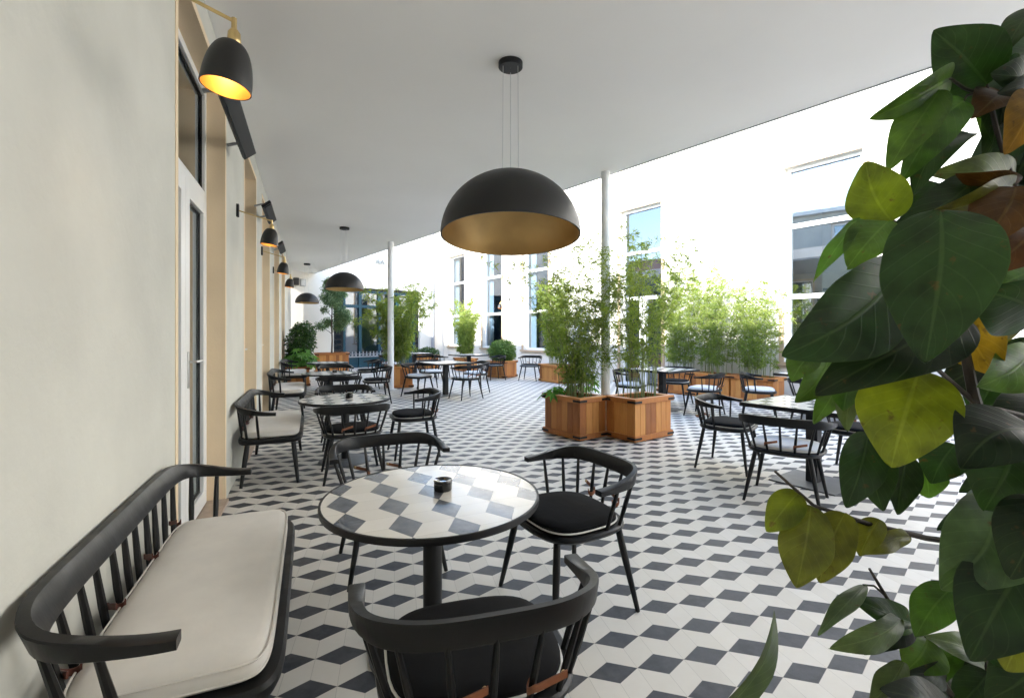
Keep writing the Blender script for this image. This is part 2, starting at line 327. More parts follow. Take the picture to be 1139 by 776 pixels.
def camellia_mat():
    m = bpy.data.materials.new("glossy_leaf"); m.use_nodes = True; t = m.node_tree; b = t.nodes["Principled BSDF"]; L = t.links
    at = t.nodes.new("ShaderNodeAttribute"); at.attribute_name = "tint"
    uv = t.nodes.new("ShaderNodeUVMap"); sp = t.nodes.new("ShaderNodeSeparateXYZ"); L.new(uv.outputs[0], sp.inputs[0])
    def ma(op, x, y=None):
        n = t.nodes.new("ShaderNodeMath"); n.operation = op
        for i, q in enumerate((x, y)):
            if q is None: continue
            if isinstance(q, bpy.types.NodeSocket): L.new(q, n.inputs[i])
            else: n.inputs[i].default_value = q
        return n.outputs[0]
    av = ma('ABSOLUTE', ma('SUBTRACT', sp.outputs[1], 0.5))
    mid = t.nodes.new("ShaderNodeMapRange"); mid.inputs[1].default_value = 0.012; mid.inputs[2].default_value = 0.03; mid.inputs[3].default_value = 0.75; mid.inputs[4].default_value = 0.0; L.new(av, mid.inputs[0])
    ph = ma('SUBTRACT', ma('MULTIPLY', sp.outputs[0], 8.0), ma('MULTIPLY', av, 5.0))
    fr = ma('ABSOLUTE', ma('SUBTRACT', ma('FRACT', ph), 0.5))
    vn = t.nodes.new("ShaderNodeMapRange"); vn.inputs[1].default_value = 0.0; vn.inputs[2].default_value = 0.07; vn.inputs[3].default_value = 0.38; vn.inputs[4].default_value = 0; L.new(fr, vn.inputs[0])
    ed = t.nodes.new("ShaderNodeMapRange"); ed.inputs[1].default_value = 0.485; ed.inputs[2].default_value = 0.5; ed.inputs[3].default_value = 0; ed.inputs[4].default_value = 0.45; L.new(av, ed.inputs[0])
    tc = t.nodes.new("ShaderNodeTexCoord"); n = t.nodes.new("ShaderNodeTexNoise"); n.inputs["Scale"].default_value = 38; n.inputs["Detail"].default_value = 6; L.new(tc.outputs["Object"], n.inputs[0])
    mr = t.nodes.new("ShaderNodeMapRange"); mr.inputs[1].default_value = 0.3; mr.inputs[2].default_value = 0.7; mr.inputs[3].default_value = 0.55; mr.inputs[4].default_value = 1.45; L.new(n.outputs[0], mr.inputs[0])
    sn = t.nodes.new("ShaderNodeTexNoise"); sn.inputs["Scale"].default_value = 95; sn.inputs["Detail"].default_value = 3; L.new(tc.outputs["Object"], sn.inputs[0])
    sm = t.nodes.new("ShaderNodeMapRange"); sm.inputs[1].default_value = 0.66; sm.inputs[2].default_value = 0.74; sm.inputs[4].default_value = 0.7; L.new(sn.outputs[0], sm.inputs[0])
    sx = t.nodes.new("ShaderNodeMix"); sx.data_type = 'RGBA'; L.new(sm.outputs[0], sx.inputs[0]); L.new(at.outputs["Color"], sx.inputs[6]); sx.inputs[7].default_value = (0.06, 0.035, 0.012, 1)
    sc = t.nodes.new("ShaderNodeVectorMath"); sc.operation = 'SCALE'; L.new(sx.outputs[2], sc.inputs[0]); L.new(mr.outputs[0], sc.inputs["Scale"])
    vein = ma('MAXIMUM', ma('MAXIMUM', mid.outputs[0], vn.outputs[0]), ed.outputs[0])
    lt = t.nodes.new("ShaderNodeMix"); lt.data_type = 'RGBA'; L.new(vein, lt.inputs[0]); L.new(sc.outputs[0], lt.inputs[6])
    l2 = t.nodes.new("ShaderNodeVectorMath"); l2.operation = 'MULTIPLY_ADD'; L.new(sc.outputs[0], l2.inputs[0]); l2.inputs[1].default_value = (1.7, 1.6, 1.5); l2.inputs[2].default_value = (0.04, 0.05, 0.02)
    L.new(l2.outputs[0], lt.inputs[7])
    L.new(lt.outputs[2], b.inputs["Base Color"])
    b.inputs["Roughness"].default_value = 0.36; b.inputs["Specular IOR Level"].default_value = 0.45
    bp = t.nodes.new("ShaderNodeBump"); bp.inputs["Strength"].default_value = 0.25; bp.inputs["Distance"].default_value = 0.003
    L.new(ma('ADD', ma('MULTIPLY', vein, -1.0), ma('MULTIPLY', n.outputs[0], 0.6)), bp.inputs["Height"]); L.new(bp.outputs[0], b.inputs["Normal"])
    tl = t.nodes.new("ShaderNodeBsdfTranslucent"); s2 = t.nodes.new("ShaderNodeVectorMath"); s2.operation = 'MULTIPLY'; L.new(sc.outputs[0], s2.inputs[0]); s2.inputs[1].default_value = (1.9, 1.7, 0.6); L.new(s2.outputs[0], tl.inputs[0])
    ms = t.nodes.new("ShaderNodeMixShader"); ms.inputs[0].default_value = 0.38
    L.new(b.outputs[0], ms.inputs[1]); L.new(tl.outputs[0], ms.inputs[2]); L.new(ms.outputs[0], t.nodes["Material Output"].inputs[0])
    return m
M['camellia'] = camellia_mat()

# ------------------------------------------------------------------ the setting
fl = MB(); fl.add([(-40, -20, 0), (45, -20, 0), (45, 60, 0), (-40, 60, 0)], [(0, 1, 2, 3)])
tag(fl.build("courtyard_floor", M['floor_tile']), kind='structure')

class Wall:
    """frame of a straight wall: s runs along it, t out of it into the courtyard, h up"""
    def __init__(s, o, d):
        s.o = Vector((o[0], o[1], 0)); s.d = Vector((d[0], d[1], 0)).normalized()
    def set_n(s, n): s.n = Vector((n[0], n[1], 0)).normalized(); return s
    def pt(s, a, t, h): return s.o + s.d * a + s.n * t + Vector((0, 0, h))
    def rz(s): return math.atan2(s.d.y, s.d.x)
    def box(s, mb, a0, a1, t0, t1, h0, h1, m=0):
        ps = [s.pt(a, t, h) for h in (h0, h1) for a, t in ((a0, t0), (a1, t0), (a1, t1), (a0, t1))]
        fs = [(3, 2, 1, 0), (4, 5, 6, 7), (0, 1, 5, 4), (1, 2, 6, 5), (2, 3, 7, 6), (3, 0, 4, 7)]
        if s.d.cross(s.n).z < 0: fs = [f[::-1] for f in fs]
        mb.add(ps, fs, m)

NL = Vector((0.9214, 0.3886, 0)); DL = Vector((-0.3886, 0.9214, 0))
WL = Wall(-0.662 * NL, DL).set_n(NL)
NR = Vector((-0.8094, -0.5872, 0)); DR = Vector((-0.5872, 0.8094, 0))
WR = Wall(-10.207 * NR, DR).set_n(NR)
DF = Vector((0.743, 0.669, 0)).normalized(); NF = Vector((0.669, -0.743, 0)).normalized()
WF = Wall((-8.02, 17.32), DF).set_n(NF)
HC = 3.63

def wall_mesh(W, s0, s1, h1, thick, ops, h1b=None, split=None):
    """wall with real openings; reveals take material 1"""
    mb = MB()
    ss = sorted({s0, s1, *[q for o in ops for q in o[:2]]}); hs = sorted({0.0, h1, *[q for o in ops for q in o[2:4]]})
    def hole(a, b, c, d):
        am, hm = (a + b) / 2, (c + d) / 2
        return any(o[0] < am < o[1] and o[2] < hm < o[3] for o in ops)
    for a, b in zip(ss, ss[1:]):
        for c, d in zip(hs, hs[1:]):
            if hole(a, b, c, d): continue
            mb.add([W.pt(a, 0, c), W.pt(b, 0, c), W.pt(b, 0, d), W.pt(a, 0, d)], [(0, 1, 2, 3)])
            mb.add([W.pt(a, -thick, c), W.pt(b, -thick, c), W.pt(b, -thick, d), W.pt(a, -thick, d)], [(3, 2, 1, 0)])
    for a, b, c, d in [o[:4] for o in ops]:
        for p, q in (((a, c), (a, d)), ((a, d), (b, d)), ((b, d), (b, c)), ((b, c), (a, c))):
            if c <= 0 and p[1] == q[1] == c: continue
            mb.add([W.pt(p[0], 0, p[1]), W.pt(q[0], 0, q[1]), W.pt(q[0], -thick, q[1]), W.pt(p[0], -thick, p[1])], [(0, 1, 2, 3)], 1)
    for p, q in (((s0, 0), (s0, h1)), ((s0, h1), (s1, h1)), ((s1, h1), (s1, 0))):
        mb.add([W.pt(p[0], 0, p[1]), W.pt(q[0], 0, q[1]), W.pt(q[0], -thick, q[1]), W.pt(p[0], -thick, p[1])], [(0, 1, 2, 3)])
    return mb

def frame_bars(W, mb, a0, a1, h0, h1, t, dep, wd, m=0, bottom=True):
    W.box(mb, a0, a0 + wd, t, t + dep, h0, h1, m); W.box(mb, a1 - wd, a1, t, t + dep, h0, h1, m)
    W.box(mb, a0 + wd, a1 - wd, t, t + dep, h1 - wd, h1, m)
    if bottom: W.box(mb, a0 + wd, a1 - wd, t, t + dep, h0, h0 + wd, m)

def pane_quad(W, mb, a0, a1, h0, h1, t):
    mb.add([W.pt(a0, t, h0), W.pt(a1, t, h0), W.pt(a1, t, h1), W.pt(a0, t, h1)], [(0, 1, 2, 3) if W.d.cross(Vector((0, 0, 1))).dot(W.n) > 0 else (3, 2, 1, 0)])

def room_box(W, mb, a0, a1, h0, h1, t0, depth):
    p = [W.pt(a, t, h) for t in (t0, t0 - depth) for a, h in ((a0, h0), (a1, h0), (a1, h1), (a0, h1))]
    mb.add(p, [(4, 5, 6, 7), (0, 1, 5, 4), (1, 2, 6, 5), (2, 3, 7, 6), (3, 0, 4, 7)])

# ---- left building: plastered wall with tall glazed double doors in tan reveals
left = empty("building", WL.pt(4, 0, 0))
tag(left, "pale plastered building with tan reveals and white glazed doors beside the dark benches", "building")
inv = None
def adopt(o, par):
    """parent without moving it"""
    o.parent = par; o.matrix_parent_inverse = Matrix.Translation(-par.location); return o
LD = [(3.06, 4.59), (5.86, 7.0), (7.88, 9.2), (10.35, 11.8), (12.9, 14.3)]
HEAD = 3.38
# the near half of the building is tall, the far half one storey with a tiled roof
UPW = [(a - 0.0, a + 1.1, 4.3, 5.4) for a in (-3.0, 0.6, 3.2, 6.2)]
o = wall_mesh(WL, -9.0, 9.6, 5.8, 0.35, [(a, b, 0.0, HEAD) for a, b in LD[:3]] + UPW).build("wall", [M['plaster'], M['tan']], None); adopt(o, left)
o = wall_mesh(WL, 9.6, 18.8, 4.25, 0.35, [(a, b, 0.0, HEAD) for a, b in LD[3:]]).build("wall", [M['plaster'], M['tan']], None); adopt(o, left)
mb = MB()
mb.add([WL.pt(9.6, 0.25, 4.15), WL.pt(18.9, 0.25, 4.15), WL.pt(18.9, -3.5, 5.2), WL.pt(9.6, -3.5, 5.2), WL.pt(9.6, 0.25, 4.27), WL.pt(18.9, 0.25, 4.27), WL.pt(18.9, -3.5, 5.35), WL.pt(9.6, -3.5, 5.35)],
       [(3, 2, 1, 0), (4, 5, 6, 7), (0, 1, 5, 4), (1, 2, 6, 5), (2, 3, 7, 6), (3, 0, 4, 7)])
adopt(mb.build("roof", M['roof_tile']), left)
mb = MB(); WL.box(mb, -9.1, 9.62, -0.40, 0.22, 5.8, 5.94); adopt(mb.build("cornice", M['white_frame']), left)
# architrave bands
mb = MB()
for a, b in LD:
    for u0, u1 in ((a - 0.05, a), (b, b + 0.05)): WL.box(mb, u0, u1, 0.0, 0.004, 0.0, HEAD + 0.05)
    WL.box(mb, a, b, 0.0, 0.004, HEAD, HEAD + 0.05)
adopt(mb.build("door_band", M['tan']), left)
for a, b in LD:
    f = MB(); T0 = -0.20; DP = 0.07; trn = 2.46; mid = (a + b) / 2
    frame_bars(WL, f, a, b, 0.02, HEAD, T0, DP, 0.06, bottom=False)
    WL.box(f, a + 0.06, b - 0.06, T0, T0 + DP, trn, trn + 0.08)
    fo = f.build("door", M['white_frame'], bevel=0.004); adopt(fo, left)
    def kid(m_, name, ma_, bev=0): k = m_.build(name, ma_, bevel=bev); k.parent = fo; k.matrix_parent_inverse = Matrix.Identity(4); return k
    for l0, l1 in ((a + 0.066, mid - 0.003), (mid + 0.003, b - 0.066)):
        lf = MB(); frame_bars(WL, lf, l0, l1, 0.03, trn - 0.006, T0 + 0.006, DP + 0.006, 0.115)
        kid(lf, "door_leaf", M['white_frame'], 0.004)
        ss = MB(); frame_bars(WL, ss, l0 + 0.113, l1 - 0.113, 0.143, trn - 0.119, T0 + 0.047, 0.010, 0.014); kid(ss, "glazing_seal", M['seal'])
        pg = MB(); pane_quad(WL, pg, l0 + 0.11, l1 - 0.11, 0.14, trn - 0.11, T0 + 0.045); kid(pg, "pane", M['glass_door'])
    ss = MB(); frame_bars(WL, ss, a + 0.058, b - 0.058, trn + 0.078, HEAD - 0.058, T0 + 0.037, 0.012, 0.014); kid(ss, "glazing_seal", M['seal'])
    pg = MB(); pane_quad(WL, pg, a + 0.06, b - 0.06, trn + 0.08, HEAD - 0.06, T0 + 0.035); kid(pg, "pane", M['glass_door'])
    cu = MB()
    for l0, l1 in ((a + 0.16, mid - 0.1), (mid + 0.1, b - 0.16)):
        n_ = 28; vs = []
        for i in range(n_ + 1):
            q = l0 + (l1 - l0) * i / n_; tt = T0 - 0.05 + 0.012 * math.sin(i * 1.5); vs += [WL.pt(q, tt, 0.1), WL.pt(q, tt, trn - 0.05)]
        cu.add(vs, [(2 * i, 2 * i + 2, 2 * i + 3, 2 * i + 1) for i in range(n_)], 0, True)
    kid(cu, "curtain", M['curtain'])  # curtain added close behind the leaves so the door glass reads pale
    hd = MB(); hs = mid + 0.055
    WL.box(hd, hs - 0.017, hs + 0.017, T0 + DP + 0.011, T0 + DP + 0.02, 1.02, 1.27)
    hd.tube([WL.pt(hs, T0 + DP + 0.015, 1.20), WL.pt(hs, T0 + DP + 0.065, 1.20), WL.pt(hs + 0.02, T0 + DP + 0.07, 1.20), WL.pt(hs + 0.125, T0 + DP + 0.07, 1.20)], 0.010)
    kid(hd, "handle", M['steel'], 0.002)
    th = MB(); WL.box(th, a + 0.003, b - 0.003, -0.34, 0.03, 0.0, 0.02); kid(th, "threshold", M['threshold'], 0.003)
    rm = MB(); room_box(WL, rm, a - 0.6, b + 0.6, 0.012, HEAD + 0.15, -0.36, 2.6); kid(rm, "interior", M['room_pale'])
for a, b, c, d in UPW:
    f = MB(); frame_bars(WL, f, a, b, c, d, -0.2, 0.08, 0.08); WL.box(f, (a + b) / 2 - 0.04, (a + b) / 2 + 0.04, -0.2, -0.12, c + 0.08, d - 0.08)
    fo = f.build("window", M['white_frame']); adopt(fo, left)
    pg = MB(); pane_quad(WL, pg, a + 0.05, b - 0.05, c + 0.05, d - 0.05, -0.17); k = pg.build("pane", M['glass']); k.parent = fo
    rm = MB(); room_box(WL, rm, a, b, c, d, -0.36, 1.0); k = rm.build("interior", M['interior']); k.parent = fo

# ---- unseen wall added behind the viewpoint to keep light off the leaf fronts
mb = MB(); mb.box((4.9, -2.6, HC / 2 - 0.002), (9.0, 0.2, HC - 0.004))
tag(mb.build("rear_shade_wall", M['plaster']), "plain unseen wall added behind the viewpoint to block light", "wall")

# ---- canopy over the terrace
ED = Vector((-0.6187, 0.7857, 0)); E0 = Vector((3.515, 4.006, 0))
def edge(y): return E0 + ED * ((y - 4.006) / 0.7857)
mb = MB()
e_far = edge(18.18)
poly = [WL.pt(-4.2, 0.002, 0), edge(-2.2), e_far, WF.pt(0.55, 0.002, 0), WL.pt(18.38, 0.002, 0)]
poly = [Vector((p.x, p.y, 0)) for p in poly]
n = len(poly)
mb.add([p + Vector((0, 0, HC)) for p in poly] + [p + Vector((0, 0, HC + 0.34)) for p in poly],
       [tuple(range(n))[::-1]], 0)
b0 = 0
mb.f.append([n + i for i in range(n)]); mb.m.append(1); mb.sm.append(False)
for i in range(n):
    j = (i + 1) % n; mb.f.append([i, j, n + j, n + i]); mb.m.append(0); mb.sm.append(False)
o = mb.build("canopy_roof", [M['ceiling'], M['roof']])
tag(o, "flat pale grey canopy roof over the terrace with a slanting front edge", "canopy")
a_, b_ = edge(-2.2), e_far; nn_ = Vector((0.7857, 0.6187, 0)) * 0.012
tm = MB(); tm.add([p + Vector((0, 0, z)) for z in (HC - 0.009, HC + 0.05) for p in (a_ + nn_ * 0.15, b_ + nn_ * 0.15, b_ + nn_, a_ + nn_)], [(3, 2, 1, 0), (4, 5, 6, 7), (0, 1, 5, 4), (1, 2, 6, 5), (2, 3, 7, 6), (3, 0, 4, 7)])
k = tm.build("edge_trim", M['vent_grey']); k.parent = o

def column(x, y, r, label):
    mb = MB(); mb.lathe([(r, 0), (r, HC)], 24, (x, y, 0)); mb.lathe([(r * 1.9, 0.002), (r * 1.9, 0.02), (r * 1.02, 0.02)], 24, (x, y, 0))
    tag(mb.build("column", M['column']), label, "column", "slim round columns under the canopy edge")
column(1.30, 6.62, 0.062, "slim pale round column rising between two teak planters")
column(-2.99, 11.75, 0.075, "slim white round column standing in front of the dark green glass doors")

# ---- right building: white facade, tall windows
right = empty("building", WR.pt(8, 0, 0))
tag(right, "tall white facade with a row of high blue windows across the courtyard", "building")
def sR(y): return (y - 5.994) / 0.8094
WT, WM_, WLO, WS = 4.74, 3.56, 2.13, 0.81
wins = [sR(20.68), sR(18.45), sR(16.27), sR(9.175)]
HWW = 0.68
dS = sR(12.68)
ops = [(c - HWW, c + HWW, WS, WT) for c in wins] + [(dS - HWW, dS + HWW, 0.0, WT)]
o = wall_mesh(WR, -11.0, 19.6, 6.3, 0.4, ops).build("wall", [M['plaster_white'], M['plaster_white']]); adopt(o, right)
for c in wins + [dS]:
    isdoor = c == dS; h0 = 0.02 if isdoor else WS
    a, b = c - HWW, c + HWW; T0, DP, FW = -0.2, 0.08, 0.07
    f = MB(); frame_bars(WR, f, a, b, h0, WT, T0, DP, FW, bottom=not isdoor)
    for hm in ((WM_, 2.33) if isdoor else (WM_, WLO)): WR.box(f, a + FW, b - FW, T0, T0 + DP, hm - 0.045, hm + 0.045)
    if isdoor: WR.box(f, c - 0.11, c + 0.11, T0 + 0.003, T0 + DP + 0.01, 0.02, 2.285)
    fo = f.build("door" if isdoor else "window", M['white_frame']); adopt(fo, right)
    pg = MB(); pane_quad(WR, pg, a + 0.03, b - 0.03, h0 + 0.03, WT - 0.03, T0 + 0.03); k = pg.build("pane", M['glass'] if c == wins[3] else M['glass_far']); k.parent = fo
    rm = MB(); room_box(WR, rm, a - 0.3, b + 0.3, h0 - 0.01, WT + 0.1, -0.41, 2.2); k = rm.build("interior", M['interior'] if c in (wins[3], dS) else M['interior_sky_blue']); k.parent = fo
    tr = MB(); frame_bars(WR, tr, a - 0.09, b + 0.09, h0 if not isdoor else 0, WT + 0.09, 0, 0.025, 0.09, bottom=False); k = tr.build("surround", M['cream_trim']); k.parent = fo
    if not isdoor:
        sl = MB(); WR.box(sl, a - 0.14, b + 0.14, -0.1, 0.07, WS - 0.07, WS - 0.002); k = sl.build("sill", M['cream_trim']); k.parent = fo
    if not isdoor and c != wins[3]:
        cu = MB(); vs = []; fs = []
        for i in range(25):
            q = b - 0.05 - 0.26 * i / 24; tt = -0.32 + 0.03 * math.sin(i * 1.55)
            vs += [WR.pt(q, tt, WS + 0.05), WR.pt(q, tt, WT - 0.05)]
        fs = [(2 * i, 2 * i + 2, 2 * i + 3, 2 * i + 1) for i in range(24)]
        cu.add(vs, fs, 0, True); k = cu.build("curtain", M['curtain']); k.parent = fo
mb = MB(); WR.box(mb, -11.1, 19.6, -0.45, 0.25, 6.3, 6.48); adopt(mb.build("cornice", M['white_frame']), right)

# ---- far building with the dark green glazed front
far = empty("building", WF.pt(3, 0, 0))
tag(far, "white end wall holding the dark teal glass doors behind the bamboo", "building")
FA, FB, FT = 1.55, 5.35, 3.2
o = wall_mesh(WF, -1.5, 6.62, 6.2, 0.35, [(FA, FB, 0.0, FT)]).build("wall", [M['plaster_white'], M['plaster_white']]); adopt(o, far)
f = MB(); T0, DP = -0.2, 0.1
frame_bars(WF, f, FA + 0.42, FB - 0.18, 0.0, FT - 0.1, T0, DP, 0.09, bottom=False)
WF.box(f, FA + 0.51, FB - 0.27, T0, T0 + DP, 2.40, 2.52)
for q in (2.66, 3.5, 4.35): WF.box(f, q - 0.055, q + 0.055, T0 + 0.004, T0 + DP + 0.02, 0.0, FT - 0.19)
WF.box(f, FA + 0.51, FB - 0.27, T0 + 0.02, T0 + 0.06, 0.0, 0.42)
fo = f.build("door", M['teal']); adopt(fo, far)
pg = MB(); pane_quad(WF, pg, FA + 0.45, FB - 0.2, 0.4, FT - 0.12, T0 + 0.03); k = pg.build("pane", M['glass_far']); k.parent = fo
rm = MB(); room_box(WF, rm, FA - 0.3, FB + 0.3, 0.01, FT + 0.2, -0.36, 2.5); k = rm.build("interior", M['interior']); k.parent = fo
# ironwork: scrolled crest along the lower panel, dark side grilles
ir = MB(); q = FA + 0.55
while q < FB - 0.3:
    ir.tube([WF.pt(q + 0.055 * math.cos(t_), T0 + DP + 0.03, 0.50 + 0.055 * math.sin(t_)) for t_ in [i * math.pi / 6 for i in range(13)]], 0.010, 5)
    ir.tube([WF.pt(q + 0.07, T0 + DP + 0.03, 0.42), WF.pt(q + 0.07, T0 + DP + 0.03, 0.62), WF.pt(q + 0.07, T0 + DP + 0.03, 0.66)], [0.012, 0.02, 0.002], 5)
    q += 0.15
WF.box(ir, FA + 0.51, FB - 0.27, T0 + DP + 0.022, T0 + DP + 0.04, 0.42, 0.445)
k = ir.build("crest_ironwork", M['vent_grey']); k.parent = fo
gr = MB()
for u0, u1 in ((FA + 0.03, FA + 0.40), (FB - 0.17, FB - 0.03)):
    frame_bars(WF, gr, u0, u1, 0.03, FT - 0.03, -0.13, 0.03, 0.03)
    hh = 0.2
    while hh < FT - 0.1:
        c = (u0 + u1) / 2; rr = (u1 - u0) * 0.36
        gr.tube([WF.pt(c + rr * math.cos(t_), -0.115, hh + 0.1 * math.sin(t_)) for t_ in [i * math.pi / 5 for i in range(11)]], 0.016, 5)
        hh += 0.21
WF.box(gr, FA + 0.02, FB - 0.02, -0.14, -0.08, FT - 0.095, FT - 0.01)
k = gr.build("side_grille", M['black_metal']); k.parent = fo

def text_mesh(name, txt, size, ext, m_):
    cu = bpy.data.curves.new(name, 'FONT'); cu.body = txt; cu.size = size; cu.extrude = ext; cu.align_x = 'CENTER'
    tmp = bpy.data.objects.new("tmp_text", cu); COL.objects.link(tmp)
    dg = bpy.context.evaluated_depsgraph_get(); me = bpy.data.meshes.new_from_object(tmp.evaluated_get(dg)); me.name = name
    COL.objects.unlink(tmp); bpy.data.objects.remove(tmp); me.materials.clear(); me.materials.append(m_)
    o = bpy.data.objects.new(name, me); COL.objects.link(o); return o
o = text_mesh("sign_lettering", "EEA", 0.26, 0.02, M['letters'])
o.location = WF.pt(3.44, 0.03, 4.24); o.rotation_euler = (R(90), 0, WF.rz())
tag(o, "small grey capital letters high on the white end wall above the teal doors", "sign")

# drain pipe, speaker and vent on the end wall
mb = MB(); p = WF.pt(5.95, 0.12, 0); mb.lathe([(0.085, 0), (0.085, 6.1)], 16, (p.x, p.y, 0))
for hz in (1.2, 3.2, 5.2): mb.lathe([(0.098, hz), (0.098, hz + 0.05)], 16, (p.x, p.y, 0))
tag(mb.build("drain_pipe", M['pipe']), "grey vertical drain pipe in the far corner of the courtyard", "pipe")
mb = MB(); WF.box(mb, 0.06, 0.22, 0.0, 0.16, 3.13, 3.40)
so = mb.build("loudspeaker", M['black_metal'], bevel=0.01); tag(so, "small black loudspeaker high in the far left corner", "speaker")
mb = MB(); WF.box(mb, 0.30, 0.50, 0.0, 0.03, 3.12, 3.38); so = mb.build("wall_vent", M['vent_grey'], bevel=0.004); tag(so, "small grey louvred vent beside the far corner loudspeaker", "vent")
mb = MB()
for i in range(7): WF.box(mb, 0.33, 0.47, 0.031, 0.042, 3.15 + i * 0.03, 3.165 + i * 0.03)
k = mb.build("louvre", M['white_frame']); k.parent = so

# ------------------------------------------------------------------ lamps and heaters
def pendant(x, y, rim_h, r, hh, tilt, label):
    root = empty("pendant_lamp", (x, y, HC)); tag(root, label, "pendant lamp", "black dome lamps hanging from the canopy")
    cp = MB(); cp.lathe([(0.001, -0.045), (0.095, -0.045), (0.1, -0.04), (0.1, 0.0)], 28, cap0=False); cp.build("ceiling_rose", M['black_metal'], root)
    topz = rim_h + hh - HC
    for ang in (90, 210, 330):
        c = MB(); c.tube([(0.07 * math.cos(R(ang)), 0.07 * math.sin(R(ang)), -0.04), (0.075 * math.cos(R(ang)), 0.075 * math.sin(R(ang)), topz - 0.004)], 0.0022, 5); c.build("cable", M['steel'], root)
    d = MB(); N = 18
    prof = [(r * math.sin(math.pi / 2 * i / N), hh * math.cos(math.pi / 2 * i / N)) for i in range(N + 1)]
    prof[0] = (0.002, hh)
    ins = [((r - 0.012) * math.sin(math.pi / 2 * i / N), (hh - 0.012) * math.cos(math.pi / 2 * i / N)) for i in range(N, -1, -1)]
    ins[-1] = (0.002, hh - 0.012)
    d.lathe(prof + ins, 64, cap0=False, cap1=False, mats=[0] * (N + 1) + [1] * (N + 1))
    o = d.build("dome_shade", [M['dark_dome'], M['gold_inside']], root); o.location = (0, 0, rim_h - HC); o.rotation_euler = (R(tilt), 0, 0)
    s_ = MB(); s_.lathe([(0.03, -0.10), (0.03, -0.015)], 14, (0, 0, topz)); s_.lathe([(0.002, -0.20), (0.03, -0.185), (0.05, -0.15), (0.03, -0.10)], 14, (0, 0, topz)); s_.build("lamp_holder", M['white_frame'], root)
pendant(-0.012, 3.94, 2.195, 0.575, 0.53, -6.5, "large matt black dome pendant with a gold inside above the front tables")
pendant(-3.55, 10.1, 2.315, 0.39, 0.37, -2, "middle sized black dome pendant hanging in front of the potted tree")
pendant(-6.62, 15.4, 2.36, 0.36, 0.33, -2, "farthest and smallest black dome pendant near the end wall")

def wall_lamp(W, s, h0, L, drop, label, group, r=0.08, hs=0.165):
    root = empty("wall_lamp", W.pt(s, 0, h0)); tag(root, label, "wall lamp", group)
    loc = lambda ds, t, dh: W.d * ds + W.n * t + Vector((0, 0, dh))
    m_ = MB(); z = Vector((0, 0, 1))
    ps = [loc(a, t, h) for h in (-0.06, 0.06) for a, t in ((-0.025, 0), (0.025, 0), (0.025, 0.022), (-0.025, 0.022))]
    m_.add(ps, [(3, 2, 1, 0), (4, 5, 6, 7), (0, 1, 5, 4), (1, 2, 6, 5), (2, 3, 7, 6), (3, 0, 4, 7)]); m_.build("mount", M['black_metal'], root)
    a = MB(); a.tube([loc(0, 0.02, 0), loc(0, L, -drop)], 0.0065, 8); a.tube([loc(0, L, -drop + 0.01), loc(0, L, -drop - 0.03)], 0.009, 8); a.build("arm", M['brass'], root)
    top = loc(0, L, -drop - 0.03)
    hold = MB(); hold.lathe([(0.012, 0), (0.02, -0.012), (0.022, -0.05), (0.018, -0.056)], 16, top); hold.build("lamp_holder", M['brass'], root)
    sh = MB(); N = 12; o0 = -0.045
    prof = [(0.012 + (r - 0.012) * (math.sin(math.pi / 2 * i / N) ** 0.72), o0 - hs * (1 - math.cos(math.pi / 2 * i / N)) ** 0.92) for i in range(N + 1)]
    ins = [(max(p_[0] - 0.004, 0.004), p_[1] - 0.004 if i else p_[1] - 0.004) for i, p_ in enumerate(prof)][::-1]
    ins[0] = (prof[-1][0] - 0.004, prof[-1][1] + 0.0005)
    sh.lathe(prof + ins, 40, cap0=False, cap1=False, mats=[0] * (N + 1) + [1] * (N + 1))
    so = sh.build("lamp_shade", [M['dark_dome'], M['gold_inside']], root); so.location = top
    bl = MB(); bl.lathe([(0.002, -0.135), (0.02, -0.128), (0.025, -0.11), (0.018, -0.085), (0.01, -0.065)], 14, (0, 0, 0)); bo = bl.build("bulb", M['bulb'], root); bo.location = top
    # tip the shade a little towards the room
    q = Quaternion(W.d, R(7)); so.rotation_mode = 'QUATERNION'; so.rotation_quaternion = q; bo.rotation_mode = 'QUATERNION'; bo.rotation_quaternion = q
def sL(y): return (y + 0.2573) / 0.9214
GL = "black wall lamps along the plastered wall"
wall_lamp(WL, sL(1.50), 2.62, 0.415, 0.135, "nearest black wall lamp glowing gold inside above the white bench", GL)
wall_lamp(WL, sL(4.59), 2.577, 0.305, 0.075, "second black wall lamp on the left wall just past the first glass door", GL)
wall_lamp(WL, sL(6.86), 2.577, 0.305, 0.075, "third black wall lamp along the left wall above the second white cushioned bench", GL)
wall_lamp(WL, sL(8.95), 2.577, 0.305, 0.075, "farthest small black lamp on the left wall near the potted shrub", GL)
GR = "small black lamps on the white facade"
wall_lamp(WR, sR(17.5), 2.62, 0.42, 0.10, "small black lamp on the white facade between the second and third tall windows", GR)
wall_lamp(WR, sR(19.7), 2.62, 0.42, 0.10, "small black lamp on the white facade beside the farthest tall window", GR)

